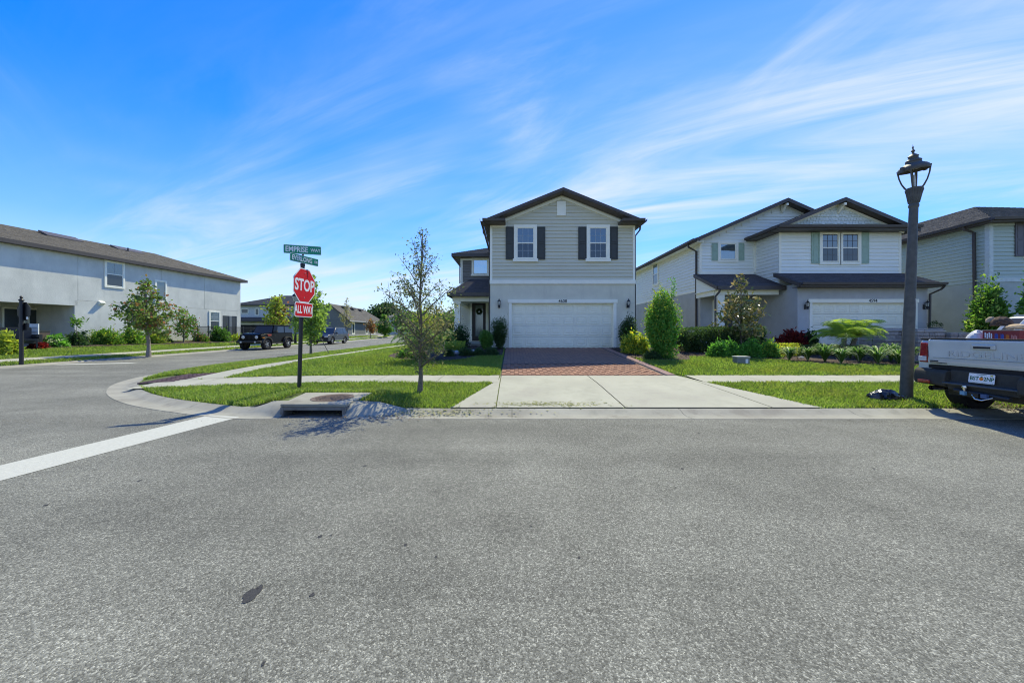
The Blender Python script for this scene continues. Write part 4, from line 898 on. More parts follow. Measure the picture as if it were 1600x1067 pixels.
# ================================================================== far houses beyond
f1 = thing('house', 'white two-storey house with dark garage and brown hip roof far behind the black off-roader', 'house', (-46.5, 58, .3), R(3))
MB().box(0, 12, 0, 9, 0, 5.7).build('wall', mat('far_white_stucco', (.5, .53, .53)), f1)
for w_ in ((2.0, 4.25, 1.1, .75), (4.3, 3.95, .55, 1.1), (9.4, 3.4, .9, 1.5)): window(f1, (w_[0]-1.5, 0, w_[1]), 0, w_[2], w_[3], sill=False, tw=.08, muntin=None, fixed=True, glass=(glassd, None))
MB().box(.6, 6, -1.3, .0, 3.0, 3.25).build('lower_roof', bronze, f1); slab_roof(f1, (-.4, -1.6, 2.9), (12.4, -1.6, 2.9), (12.4, 0, 3.6), (-.4, 0, 3.6), None, .12, shinglem)
MB().box(.4, 6.0, -.05, 0, 0, 2.3).build('garage_opening', black_void, f1); gtr = MB(); gtr.box(.2, .4, -.06, 0, 0, 2.3); gtr.box(6, 6.2, -.06, 0, 0, 2.3); gtr.box(.2, 6.2, -.06, 0, 2.3, 2.55); gtr.build('garage_trim', white, f1)
for a, b_, c_, d_ in (((-.5, -.5, 5.75), (12.5, -.5, 5.75), (7.0, 4.5, 7.75), (5, 4.5, 7.75)), ((-.5, 9.5, 5.75), (-.5, -.5, 5.75), (5, 4.5, 7.75), (5, 4.5, 7.75)), ((12.5, -.5, 5.75), (12.5, 9.5, 5.75), (7, 4.5, 7.75), (7, 4.5, 7.75))): slab_roof(f1, a, b_, c_, d_, None, .1, shinglel, tab=.6, exp=.3)
fs = MB(); fs.box(-.5, 12.5, -.55, -.5, 5.5, 5.76); fs.build('fascia', bronze, f1)
f2 = thing('house', 'grey single-storey house with taupe gable roof and narrow white windows beyond the parked grey SUV', 'house', (-26.2, 54.5, .25), R(3))
gw = mat('far_grey_siding', (.17, .18, .17), .8)
MB().box(-5.6, 0, 0, 17, .0, 3.05).build('wall', gw, f2); MB().prism([(-5.6, 3.0), (0, 3.0), (-2.8, 5.4)], 'y', .0, .2).build('gable_wall', gw, f2)
MB().box(.02, .05, 0, 17, .0, .75).build('stone_skirt', mat('pale_stone_skirt', (.38, .37, .35), .9, .3, 8), f2)
for y in (1.6, 7.6, 10.0, 11.8): window(f2, (0, y, .9), R(90), .9, 1.75, tw=.18, sill=False, muntin=None, fixed=True, glass=(glassd, None))
slab_roof(f2, (.45, -.4, 3.0), (.45, 18, 3.0), (-2.8, 13.5, 5.65), (-2.8, -.4, 5.65), None, .12, shinglel, tab=.6, exp=.25)
slab_roof(f2, (-6.05, -.4, 3.0), (-6.05, 18, 3.0), (-2.8, 13.5, 5.65), (-2.8, -.4, 5.65), None, .12, shinglel, tab=.6, exp=.25); slab_roof(f2, (.45, 18, 3.0), (-6.05, 18, 3.0), (-2.8, 13.5, 5.65), (-2.8, 13.5, 5.65), None, .12)
f_ = MB(); f_.box(.42, .5, -.4, 18, 2.8, 3.0); f_.build('fascia', mat('pale_fascia', (.4, .39, .37)), f2)
for y in (3, 6.5, 10): MB().box(-2.4, -1.8, y, y+1.2, 5.2, 5.42).build('roof_vent', bronze, f2)
f3 = thing('house', 'small far white house with grey roof seen past the street bend beside the dark trees', 'house', (-32.0, 88, .6), R(8))
MB().box(0, 9, 0, 9, 0, 4.6).build('wall', mat('far_white_stucco', (.5, .53, .53)), f3)
for a, b_, c_, d_ in (((-.5, -.5, 4.6), (9.5, -.5, 4.6), (4.5, 4.5, 6.7), (4.5, 4.5, 6.7)), ((-.5, 9.5, 4.6), (-.5, -.5, 4.6), (4.5, 4.5, 6.7), (4.5, 4.5, 6.7)), ((9.5, -.5, 4.6), (9.5, 9.5, 4.6), (4.5, 4.5, 6.7), (4.5, 4.5, 6.7))): slab_roof(f3, a, b_, c_, d_, mat('far_grey_roof', (.16, .15, .145)), .1, None)
window(f3, (1.2, 0, 2.6), 0, 1.2, 1.2, sill=False, muntin=None, fixed=True, glass=(glassd, None)); window(f3, (4.6, 0, 2.6), 0, 1.2, 1.2, sill=False, muntin=None, fixed=True, glass=(glassd, None)); MB().box(3.5, 9.3, -2.2, 0, 0, 2.9).build('garage_wing', mat('far_white_stucco', (.5, .53, .53)), f3)
# ------------------------------------------------------------------ plants
def unit(v): return v/np.maximum(np.linalg.norm(v, axis=1, keepdims=True), 1e-9)
def leaves_mesh(name, P, m, size, aspect=.5, up=.3, out=None, curl=.15):
    """leaf-sized folded blades (4 triangles' worth) at the points P"""
    n = len(P); P = np.asarray(P, float)
    d = unit(rng.normal(size=(n, 3)) + (0 if out is None else out*.9) + np.array([0, 0, up])); s = unit(np.cross(d, unit(rng.normal(size=(n, 3))))); nn = np.cross(d, s)
    L = (size*rng.uniform(.45, 1.5, n))[:, None]; W = L*aspect*.5
    V = np.empty((n, 4, 3)); V[:, 0] = P; V[:, 1] = P+d*L*.5+s*W+nn*W*curl; V[:, 2] = P+d*L; V[:, 3] = P+d*L*.5-s*W+nn*W*curl
    o = (np.arange(n)*4)[:, None]; F = np.concatenate([o+[0, 1, 2], o+[0, 2, 3]], 0)
    return np_mesh(name, V.reshape(-1, 3), F, m)
def lump(dirs, seed, k=11, amp=.22):
    amp *= 1.35
    r = np.random.default_rng(seed); c = unit(r.normal(size=(k, 3))); w = r.uniform(.4, 1, k)
    return 1+amp*((np.maximum(0, dirs@c.T-.6)/.4*w).max(1)*2-1)
def crown_pts(n, rx, ry, rz, seed, shape='dome', hollow=.55, amp=.22):
    d = unit(rng.normal(size=(n, 3)))
    if shape == 'dome': d[:, 2] = np.abs(d[:, 2])*1.0-.18*(rng.random(n))
    r = (hollow+(1-hollow)*rng.random(n)**.6)*lump(d, seed, 9, amp)
    r = r*np.where(rng.random(n) < .14, rng.uniform(1, 1.32, n), 1)
    if shape == 'box':
        d = d/np.abs(d).max(1, keepdims=True); d *= (.86+.14/np.linalg.norm(d, axis=1, keepdims=True)); r = (hollow+(1-hollow)*rng.random(n)**.5)*lump(unit(d), seed, 14, amp*.4)
        p = d*r[:, None]*np.array([rx, ry, rz*.5]); p[:, 2] += rz*.5; return p, unit(d)
    p = d*r[:, None]*np.array([rx, ry, rz]); return p, d
def shrub(name, label, cat, u, d, wpx, vtop, m, n=900, leaf_=.05, shape='dome', ry=None, aspect=.5, base_dz=0, group=None, amp=.22, vbase=None, m2=None, frac2=.3, hollow=.5, stems=5, up=.3, dx=0):
    n = int(n*2.3); leaf_ *= 1.12; x = at(u, d)+dx; z0 = H(x, d)+base_dz; rx = wpx/533.3*d*.5/(math.hypot(1, (u-800)/533.3) if not ry else 1); ry = ry or rx; h = max(.15, zat(vtop, d)-z0)
    t = thing(name, label, cat, (x, d, z0), 0, group); seed = random.randrange(9999)
    if shape == 'column': p, o = crown_pts(n, rx, ry, h*.52, seed, 'ball', hollow, amp+.08); p[:, 2] += h*.5
    elif shape == 'box': p, o = crown_pts(n, rx, ry, h, seed, 'box', .78, amp)
    else: p, o = crown_pts(n, rx, ry, h, seed, 'dome', hollow, amp)
    p[:, 2] = np.maximum(p[:, 2], .03)
    k = rng.random(len(p)) < (frac2 if m2 else 0)
    link('crown', leaves_mesh('crown', p[~k], m, leaf_, aspect, up, o[~k]), t)
    if m2:
        # the second leaf colour sits on the outer, upper shoots
        q = p[k]*np.array([1.04, 1.04, 1.05]); link('new_growth', leaves_mesh('new_growth', q, m2, leaf_, aspect, up+.3, o[k]), t, kind='stuff')
    q_ = p[rng.random(len(p)) < .22]*np.array([.72, .72, .8]); link('inner_foliage', leaves_mesh('inner_foliage', q_, m, leaf_*2.0, .7, up), t, kind='stuff')
    st = MB()
    for i in range(stems):
        a = i*6.283/stems+random.random(); r = rx*.5*random.random()
        st.tube([(.15*rx*math.cos(a), .15*ry*math.sin(a), -.06), (r*.6*math.cos(a), r*.6*math.sin(a), h*.35), (r*math.cos(a), r*math.sin(a), h*.72)], [.016, .011, .005], 5)
    st.build('stem', bark, t); return t
def tree(name, label, u, d, vtop, crown, trunk_h, lf, m=bark, tr=.05, limbs=9, twigs=6, nleaf=1500, leaf_=.07, aspect=.6, group=None, lean=0., lf2=None, frac2=.2, seed=1, base_dz=0, up=.25, spread=.12, leafz=None, droop=0., core=0.):
    """crown(t) gives the crown radius at height fraction t; limbs start above trunk_h"""
    rnd = random.Random(seed); kk = 1/math.hypot(1, (u-800)/533.3); crown0 = crown; crown = lambda t: crown0(t)*kk; x = at(u, d); z0 = H(x, d)+base_dz; h = zat(vtop, d)-z0
    T = thing(name, label, 'tree', (x, d, z0), 0, group or {'street_tree': 'young street trees on the verges', 'far_tree': 'far trees on the skyline', 'crape_myrtle': 'crape myrtles by the stucco house'}.get(name)); tb = MB(); P = []; D = []
    n = 9; path = [Vector((lean*h*(i/n)+rnd.uniform(-.01, .01)*h*.6*(i > 0), rnd.uniform(-.01, .01)*h*.6*(i > 0), -.08 if i == 0 else h*.97*i/n)) for i in range(n+1)]
    tb.tube(path, [tr*(1.35 if i == 0 else (1-.88*i/n)) for i in range(n+1)], 8)
    def tp(t):
        f = t*n; i = min(n-1, int(f)); return path[i].lerp(path[i+1], f-i)
    for i in range(limbs):
        t = trunk_h/h+(.93-trunk_h/h)*((i+.5*rnd.random())/limbs); s = tp(t); az = i*2.4+rnd.uniform(-.4, .4); tt = min(.98, t+.16)
        R_ = crown(tt)*rnd.uniform(.8, 1.12); rise = h*rnd.uniform(.10, .2)*(1-droop); e = s+Vector((R_*math.cos(az), R_*math.sin(az), rise))
        if e.z > h: e.z = h*.98
        mid = s.lerp(e, .5)+Vector((0, 0, -.06*R_+.02*h)); r0 = tr*(1-.85*t)*.6
        tb.tube([s, mid, e], [r0, r0*.6, r0*.22], 5)
        for k in range(twigs):
            q = rnd.uniform(.22, 1.); b = s.lerp(mid, q*2) if q < .5 else mid.lerp(e, q*2-1)
            dv = Vector((rnd.uniform(-1, 1), rnd.uniform(-1, 1), rnd.uniform(-.3, 1.1))).normalized()*(R_*rnd.uniform(.22, .5)+.04)
            f = b+dv; tb.tube([b, b.lerp(f, .5)+Vector((0, 0, .02)), f], [r0*.32, r0*.22, r0*.1], 4, cap=False)
            P.append((b, f)); 
    nleaf = int(nleaf*1.6); W = np.array([[*a, *b] for a, b in P]); wt = np.linalg.norm(W[:, 3:]-W[:, :3], axis=1)**1.3*np.clip(1.35-.8*W[:, 2]/h, .2, 1); j = rng.choice(len(W), nleaf, p=wt/wt.sum()); t = rng.random(nleaf)[:, None]**.7
    pts = W[j, :3]*(1-t)+W[j, 3:]*t+rng.normal(size=(nleaf, 3))*spread*np.array([1, 1, .8])
    if core:
        tops = rng.uniform(trunk_h/h, .97, int(nleaf*core)); r = np.array([crown(q) for q in tops])*rng.random(len(tops))**.6; a = rng.uniform(0, 6.28, len(tops))
        pts = np.concatenate([pts, np.stack([r*np.cos(a)+lean*h*tops, r*np.sin(a), tops*h], 1)])
    if leafz is not None: pts = pts[pts[:, 2] > leafz]
    k = rng.random(len(pts)) < (frac2 if lf2 else 0)
    if lf2 and lf2 is lf_mred: k = (rng.random(len(pts)) < .12+.5*np.clip((pts[:, 0]/max(crown(.5), .1)), 0, 1)*np.clip(pts[:, 2]/h, .2, 1))
    tb.build('trunk', m, T, smooth=60); link('crown', leaves_mesh('crown', pts[~k], lf, leaf_, aspect, up), T)
    if lf2: link('coloured_leaves', leaves_mesh('coloured_leaves', pts[k], lf2, leaf_, aspect, up), T)
    return T
bump_ = lambda lo, pk, hi, R_: (lambda t: R_*max(.06, (math.sin(math.pi*.5*max(0, min(1, (t-lo)/(pk-lo)))) if t < pk else math.cos(math.pi*.5*max(0, min(1, (t-pk)/(hi-pk)))))))
# street live oak, thin and wiry
oak = tree('live_oak', 'thin wiry young live oak on the verge left of the driveway', 656, 7.28, 356, bump_(.08, .46, 1.02, .80), .55, lf_oak, bark, .05, 32, 10, 2500,   .055, .5, seed=11, lf2=lf_oak2, frac2=.2, spread=.06, lean=.012)
# leafy shoots down its trunk
V = np.stack([rng.normal(0, .075, 520), rng.normal(0, .075, 520), rng.uniform(.42, 1.35, 520)], 1); link('trunk_shoots', leaves_mesh('trunk_shoots', V, lf_oak, .045, .5), oak, kind='stuff')
V = np.stack([rng.normal(.32, .2, 800), rng.normal(0, .25, 800), rng.normal(1.42, .17, 800)], 1); link('pale_new_leaves', leaves_mesh('pale_new_leaves', V, lf_oak2, .042, .55), oak)
tree('red_maple', 'round maple with reddening leaf tips on the verge before the long stucco house', 232, 18.6, 436, bump_(.16, .42, 1.02, 1.85), 1.1, lf_maple, barkl, .09, 20, 10, 1700, .15, .75, seed=5, lf2=lf_mred, lean=-.04, spread=.13, core=.08)
tree('street_tree', 'narrow light green staked tree on the verge behind the stop sign', 486, 18.2, 428, bump_(.1, .38, 1.0, .98), .55, lf_light, bark, .06, 18, 8, 1700, .14, .7, seed=8, spread=.12, core=.2)
st = thing('tree_stake', 'thin tilted stake leaning beside the light green street tree', 'stake', pt(505, 18.0)); MB().tube([(.35, 0, -.05), (-.25, .1, 1.0)], .018, 6).build('pole', bark, st)
tree('bare_tree', 'almost bare thin tree standing behind the parked grey SUV', 541, 42, 464, bump_(.1, .4, 1.05, .9), 1.2, lf_oak2, bark, .07, 12, 7, 380, .16, .6, seed=3, spread=.1)
tree('street_tree', 'yellowing small tree behind the black off-roader', 433, 31, 462, bump_(.2, .5, 1.02, 1.15), .9, lf_yg, bark, .07, 14, 7, 1100, .2, .7, seed=21, lf2=lf_mred, spread=.2, core=.3)
tree('street_tree', 'small conical green tree near the grey single-storey house corner', 600, 60, 492, bump_(.1, .3, 1.05, 1.4), .6, lf_mid, bark, .08, 14, 6, 900, .3, .7, seed=22, spread=.25, core=.5)
tree('street_tree', 'small reddish tree in front of the narrow white windows', 579, 54, 499, bump_(.2, .5, 1.05, .8), .8, lf_mred, bark, .06, 10, 6, 420, .24, .7, seed=23, spread=.2)
tree('street_tree', 'faint far tree past the bend left of the live oak trunk', 628, 66, 489, bump_(.2, .5, 1.05, 1.5), .9, lf_mid, bark, .08, 12, 6, 700, .34, .7, seed=24, spread=.3, core=.4)
mg = tree('magnolia', 'bronze tinged young magnolia by the porch of house 4594', 1158, 13.9, 433, bump_(.12, .36, 1.05, .95), .4, lf_olive, bark, .05, 22, 8, 900, .17, .45, seed=31, lf2=lf_mag2, frac2=.33, spread=.08, up=.5)
for i, (u, d, vt, rr, sd_, lab) in enumerate(((604, 112, 474, 7, 41, 'dark rounded tree rising beyond the far white house'), (650, 90, 492, 6, 42, 'far tree behind the live oak crown'), (676, 84, 497, 5, 43, 'far bushy tree between live oak and entry porch'), (700, 80, 494, 5, 44, 'far tree showing beside the porch column'), (1003, 70, 470, 3, 45, 'far tree in the gap between the two gabled houses'))):
    tree('far_tree', lab, u, d, vt, bump_(.1, .5, 1.04, rr), 1.5, lf_dark if i == 0 else lf_mid, bark, .2, 14, 7, 2600, .65, .7, seed=sd_, spread=.7, core=.9)
# shrubs along the long stucco house
wl_ = lambda u: 27.3/(.07-(u-800)/533.3)
for u, w_, vt, m_, n_, lf_, lab, m2_, dd in (
    (8, 62, 513, lf_yg, 900, .11, 'yellow green croton bush at the left edge of the picture', None, -1.6), (58, 34, 533, lf_red, 380, .09, 'low red leaved plant by the patio of the stucco house', None, -.6),
    (86, 36, 521, lf_bright, 460, .13, 'pale variegated bush below the patio doors', lf_strapw, -.2), (118, 44, 516, lf_dark, 620, .10, 'dark green bush at the patio wall corner', None, .1),
    (166, 62, 511, lf_mid, 1300, .1, 'large olive green mounded bush under the first upper window', lf_yg, .1), (205, 50, 512, lf_mid, 1000, .1, 'yellowing mounded bush just left of the maple trunk', lf_yg, .1), (240, 42, 517, lf_yg, 700, .1, 'yellow flecked bush just right of the maple trunk', lf_mid, .1),
    (262, 16, 530, lf_dark, 200, .09, 'tiny dark clipped plant right of the maple', None, .2), (316, 26, 522, lf_mid, 400, .1, 'low green bush under the ground floor window', lf_mred, .1), (343, 36, 507, lf_mid, 700, .13, 'tall dark leafy bush before the lanai', lf_dark, .1), (368, 30, 521, lf_yg, 420, .1, 'yellowish bush at the lanai corner', None, .1), (395, 34, 522, lf_mid, 500, .12, 'green bush beyond the house corner behind the off-roader', None, 2)):
    shrub('shrub', lab, 'bush', u, wl_(u)+dd, w_, vt, m_, n_, lf_, m2=m2_)
tree('crape_myrtle', 'slim multi-stem crape myrtle against the stucco wall', 287, wl_(287)-.1, 484, bump_(.05, .75, 1.1, .85), .2, lf_mid, bark, .05, 16, 6, 700, .14, .55, seed=51, lf2=lf_mred, spread=.12)
tree('crape_myrtle', 'smaller thin crape myrtle right of the first one', 303, wl_(303)+.2, 494, bump_(.05, .75, 1.1, .5), .2, lf_mid, bark, .04, 10, 5, 300, .13, .55, seed=52, lf2=lf_mred, spread=.1)
tree('sapling', 'spindly tall sapling at the patio corner of the stucco house', 120, wl_(120)-.1, 500, bump_(.5, .85, 1.2, .4), 1.2, lf_mid, bark, .03, 6, 5, 90, .16, .4, seed=53, spread=.1)
# entry bed of house 4608
for u, d, w_, vt, m_, n_, lf_, shp, lab, m2_ in (
    (702, 13.0, 19, 543, lf_hedge, 900, .03, 'dome', 'round boxwood at the left end of the entry bed', None), (728, 13.2, 24, 540.5, lf_hedge, 1100, .03, 'dome', 'round boxwood second from the left beside a pale rock', None),
    (748, 13.2, 22, 541, lf_hedge, 1000, .03, 'dome', 'round boxwood third from the left in the entry bed', None), (769, 13.3, 26, 538.5, lf_hedge, 1200, .03, 'dome', 'round boxwood at the right end nearest the brick drive', None),
    (714, 16.4, 40, 503, lf_dark, 1500, .07, 'dome', 'broad dark bush in front of the porch column', None), (780, 15.2, 24, 497, lf_hedge, 2000, .045, 'column', 'tall upright dark podocarpus left of the garage door', None),
    (760, 15.0, 24, 512, lf_mid, 1300, .045, 'column', 'lighter upright bush left of the tall podocarpus', None), (981, 15.1, 30, 494, lf_hedge, 1900, .05, 'column', 'dark upright bush right of the garage door', None),
    (986, 13.9, 30, 515, lf_yel, 800, .085, 'dome', 'bright yellow croton beside the brick driveway', lf_mid), (1003, 13.6, 24, 520, lf_yel, 500, .085, 'dome', 'smaller pale croton touching the green column shrub', lf_mid),
    (1018, 12.3, 34, 545, lf_hedge, 800, .035, 'dome', 'low dark groundcover mound below the green column shrub', None),
    (1034, 12.6, 54, 450, lf_bright, 4200, .065, 'column', 'big bright green column shrub between the two lawns', lf_yg),
    (664, 16.8, 62, 484, lf_yg, 1500, .12, 'dome', 'yellow green bush behind the live oak and palm', lf_yel), (632, 12.6, 34, 546, lf_mid, 420, .06, 'dome', 'low speckled bush at the lawn end of the entry bed', lf_oak2), (655, 12.4, 30, 547, lf_mid, 380, .06, 'dome', 'low flowering bush beside the small palm base', lf_oak2)):
    shrub('shrub', lab, 'bush', u, d, w_, vt, m_, n_, lf_, shp, m2=m2_, group='round boxwoods in the entry bed' if 'boxwood' in lab else None, amp=.12 if m_ is lf_hedge else .22)
V = np.stack([rng.normal(.42, .05, 160), rng.normal(0, .05, 160), rng.uniform(2.25, 2.95, 160)], 1); link('top_sprig', leaves_mesh('top_sprig', V, lf_bright, .07, .5), [o for o in bpy.data.objects if o.get('label', '').startswith('big bright green column')][0])
# clipped hedge at the left of the bed, its sunlight put into yellow-green leaves
shrub('hedge', 'sloping clipped hedge with bright top beside the porch', 'hedge', 704, 14.6, 44, 534, lf_yg, 1900, .035, 'box', ry=.5, m2=lf_yg, stems=4)
# neighbour's beds
shrub('hedge', 'long dark clipped hedge before the porch of house 4594', 'hedge', 1122, 14.3, 128, 511, lf_hedge, 9000, .05, 'box', ry=.45, stems=8)
for k, (u, w_, vt, lab) in enumerate(((1124, 30, 534, 'glossy green shrub at the left end below the long hedge'), (1149, 32, 532, 'glossy green shrub under the magnolia'), (1175, 32, 533, 'glossy green shrub just right of the magnolia'), (1200, 32, 534, 'glossy green shrub with yellow tips at the right end'))):
    shrub('shrub', lab, 'bush', u, 12.8, w_*1.25, vt-2, lf_bright, 1100, .07, 'dome', m2=lf_yg if k == 3 else None, ry=.36)
shrub('copperleaf', 'dark red copperleaf bush left of the neighbour garage', 'bush', 1240, 14.7, 62, 513, lf_red, 1100, .11, 'dome', ry=.5); shrub('shrub', 'dark green bush right of the red copperleaf', 'bush', 1266, 14.5, 24, 516, lf_hedge, 350, .11, 'dome')
shrub('hedge', 'small clipped box hedge with golden top', 'hedge', 1229, 13.2, 30, 537, lf_yel, 1100, .03, 'box', ry=.3, m2=lf_yg); shrub('hedge', 'low dark clipped hedge behind the strap-leaf plants', 'hedge', 1293, 13.4, 94, 539, lf_hedge, 3600, .035, 'box', ry=.35)
shrub('shrub', 'large rounded glossy shrub behind the pickup truck', 'bush', 1549, 14.3, 84, 446, lf_mid, 3600, .12, 'dome', m2=lf_light, amp=.15, frac2=.25); shrub('shrub', 'bright shrub cut by the right edge above the truck', 'bush', 1606, 13.4, 42, 428, lf_bright, 1000, .12, 'dome', m2=lf_light)
# strap-leaf clumps
def strap(u, d, wpx, hpx, lab, variegated=False, n=46):
    x = at(u, d); t = thing('strap_leaf_plant', lab, 'plant', (x, d, H(x, d)), 0, 'strap-leaf clumps along the neighbour bed'); R_ = wpx/533.3*d*.5; hh = hpx/533.3*d
    for nm, mm, cnt in (('leaves', lf_strap, int(n*(.6 if variegated else .85))), ('pale_leaves', lf_strapw, int(n*(.4 if variegated else .15)))):
        V = []; F = []
        for i in range(cnt):
            a = random.random()*6.283; r = R_*random.uniform(.5, 1.1); h = hh*random.uniform(.6, 1.1); w0 = .016; s = Vector((-math.sin(a), math.cos(a), 0)); o = len(V); pts = []
            for k in range(5):
                q = k/4; pts.append(Vector((math.cos(a)*r*q**1.1, math.sin(a)*r*q**1.1, h*(1.9*q-1.25*q*q)+.01)))
            for k, p in enumerate(pts):
                ww = w0*(1, 1.1, 1, .75, .1)[k]; V += [tuple(p-s*ww), tuple(p+s*ww)]
            F += [(o+2*k, o+2*k+1, o+2*k+3, o+2*k+2) for k in range(4)]
        link(nm, np_mesh(nm, V, F, mm), t, kind='stuff')
L_ = ['left end, below the golden box hedge', 'second clump, in front of the low dark hedge', 'third clump, left of the small palm', 'fourth clump, just left of the palm trunk', 'clump directly below the palm trunk', 'clump just right of the palm trunk', 'clump left of the stone pallet', 'clump below the stone pallet', 'clump beside the lamp post', 'back clump half hidden under the palm fronds']
for i, (u, d, w_, h_) in enumerate(((1233, 11.9, 26, 22), (1262, 11.8, 26, 24), (1289, 11.6, 36, 30), (1314, 11.2, 34, 26), (1342, 11.5, 32, 26), (1372, 11.2, 44, 30), (1392, 11.7, 34, 30), (1404, 11.2, 34, 26), (1422, 11.5, 26, 26), (1328, 12.3, 24, 22))):
    strap(u, d, w_*1.25, h_*1.25, ('pale striped' if i in (0, 3, 5) else 'green')+' strap-leaf '+('plant at the ' if i == 0 else '')+L_[i], i in (0, 3, 5), 110)
# small palms
def palm(label, u, d, vcrown, R_, nf, lean, droop, m=lf_palm, trunks=2):
    x = at(u, d); z0 = H(x, d); hc = zat(vcrown, d)-z0; t = thing('dwarf_palm', label, 'palm', (x, d, z0)); tb = []
    for k in range(trunks):
        o = (k-.5*(trunks-1))*.22; b = MB(); pts = [(o, 0, -.05), (o*1.4+lean*.3, .02, hc*.5), (o*1.9+lean, 0, hc*.94)]; b.tube(pts, [.085, .07, .075], 9)
        for i in range(22):
            q = i/22; a = i*2.4; c = Vector(pts[0]).lerp(Vector(pts[1]), q*2) if q < .5 else Vector(pts[1]).lerp(Vector(pts[2]), q*2-1)
            b.tube([c, c+Vector((math.cos(a)*.12, math.sin(a)*.12, .06))], [.03, .008], 4)
        b.build('trunk', bark, t, smooth=50); tb.append(Vector(pts[2]))
    for i in range(nf):
        c = tb[i % trunks]; a = i*2.399+random.uniform(-.2, .2); el = random.uniform(.4, 1.5); r = R_*random.uniform(.85, 1.15)*1.15; pts = []; px_ = pz_ = 0.
        for k in range(13):
            q = k/12; an = el-droop*(q**1.4)*(1.2 if el > .8 else 1.); pts.append(c+Vector((math.cos(a)*px_, math.sin(a)*px_, pz_+.03))); px_ += r/12*math.cos(an); pz_ += r/12*math.sin(an)
        s = Vector((-math.sin(a), math.cos(a), 0))
        fr = MB(); fr.tube(pts, [.011*(1-.8*k/12)+.002 for k in range(13)], 4)
        V = list(fr.v); F = list(fr.f)
        for k in range(1, 26):
            q = k/26; f = q*12; j = min(11, int(f)); p = pts[j].lerp(pts[j+1], f-j); tg = (pts[j+1]-pts[j]).normalized(); ln = r*.30*math.sin(math.pi*(.12+.8*q))+.03
            for sg in (-1, 1):
                dv = (s*sg*.8+tg*.55+Vector((0, 0, -.25+random.uniform(-.15, .1)))).normalized(); wv = tg*.009; e = p+dv*ln; o = len(V); V += [tuple(p-wv), tuple(p+wv), tuple(p+dv*ln*.6+wv*.9-Vector((0, 0, .01))), tuple(e-Vector((0, 0, ln*.12)))]; F += [(o, o+1, o+2, o+3)]
        me = bpy.data.meshes.new('frond'); me.from_pydata([tuple(v) for v in V], [], F); me.materials.append(m); link('frond', me, t)
    return t
palm('small palm with drooping dark fronds behind the live oak', 664, 11.8, 534, .95, 26, .0, 2.1, lf_palm, 2)
palm('bright dwarf date palm before the neighbour garage door', 1325, 13.0, 527, 1.0, 40, .06, 1.75, leaf('bright_palm_leaf', (.27, .33, .06), (.14, .21, .04)), 2)
yf = thing('flowering_plant', 'bright yellow flower spike beside the drooping palm', 'flower', pt(681, 12.6)); V = np.stack([rng.normal(0, .035, 160), rng.normal(0, .035, 160), rng.uniform(.25, .62, 160)], 1)
link('petals', leaves_mesh('petals', V, leaf('yellow_petal', (.75, .5, .02), (.6, .4, .02)), .05, .6), yf); MB().tube([(0, 0, -.05), (0, 0, .5)], .008, 5).build('stem', bark, yf)
# pale rocks in the entry bed
rockm = mat('pale_rock', (.42, .40, .37), .9, .25, 6, .5, 30)
for u, d, s, lab in ((712, 13.6, .17, 'pale rock between the first two boxwoods'), (739, 14.2, .14, 'smaller pale rock behind the second boxwood'), (706, 14.1, .12, 'small pale rock by the sunlit hedge'), (1252, 12.4, .1, 'pinkish stone at the edge of the neighbour bed')):
    b = MB(); b.lathe([(.001, -.1), (.7*s, -.05), (s, .25*s), (.8*s, .7*s), (.3*s, .95*s), (.001, 1.*s)], 9); b.v = [(x*(1+.2*math.sin(7*x/s+y*3/s)), y*(1+.2*math.cos(5*y/s)), z*(1+.12*math.sin(9*x))) for x, y, z in b.v]
    o = b.build('rock', rockm, None, smooth=60, loc=pt(u, d)); tag(o, lab, 'rock')
# ------------------------------------------------------------------ street furniture
def leaned(t, ax, ay): t.rotation_euler = (ay, ax, 0)
# big lamp post on the right verge
lp = thing('lamp_post', 'tall weathered grey lamp post with crooked glassless lantern beside the black bag', 'lamp post', (7.93, 6.87, H(7.93, 6.87)))
lp.rotation_euler = (0, R(2.3), 0); lp.scale = (1, 1, .95)
b = MB(); b.lathe([(r*.66, z) for r, z in [(.15, -.1), (.145, .0), (.142, .15), (.138, .9), (.118, 2.4), (.098, 4.05)]], 28); b.build('post', postm, lp, smooth=50)
MB().lathe([(r*.66, z) for r, z in [(.098, 4.02), (.115, 4.05), (.115, 4.09), (.1, 4.11)]], 24).build('collar', postm, lp, smooth=30)
cp = MB().lathe([(r*.66, z) for r, z in [(.1, 4.11), (.115, 4.16), (.135, 4.22), (.15, 4.26), (.155, 4.32), (.185, 4.40), (.185, 4.44), (.12, 4.45), (.05, 4.47)]], 28).build('capital', postm, lp, smooth=30)
fl = MB()
for k in range(16): a = k*math.pi/8; fl.tube([(.074*math.cos(a), .074*math.sin(a), 4.13), (.106*math.cos(a), .106*math.sin(a), 4.33), (.124*math.cos(a), .124*math.sin(a), 4.41)], .008, 5)
fl.build('flute', postm, cp, kind='stuff')
hd = bpy.data.objects.new('lantern_head', None); 
tilt = Matrix.Translation((0, 0, 4.45)) @ Matrix.Rotation(R(-9), 4, 'Y') @ Matrix.Rotation(R(4), 4, 'X') @ Matrix.Translation((0, 0, -4.45))
def head(mb, name, m, **k):
    mb.v = [tuple(tilt @ Vector(p)) for p in mb.v]; return mb.build(name, m, lp, smooth=35, **k)
for k in range(4):
    a = R(30)+k*math.pi/2; c, s = math.cos(a), math.sin(a)
    head(MB().tube([(c*r*.66, s*r*.66, z) for r, z in ((.15, 4.44), (.19, 4.47), (.26, 4.58), (.305, 4.70), (.325, 4.80), (.335, 4.86))], [.018, .015, .012, .012, .013, .016], 8), 'arm', postm)
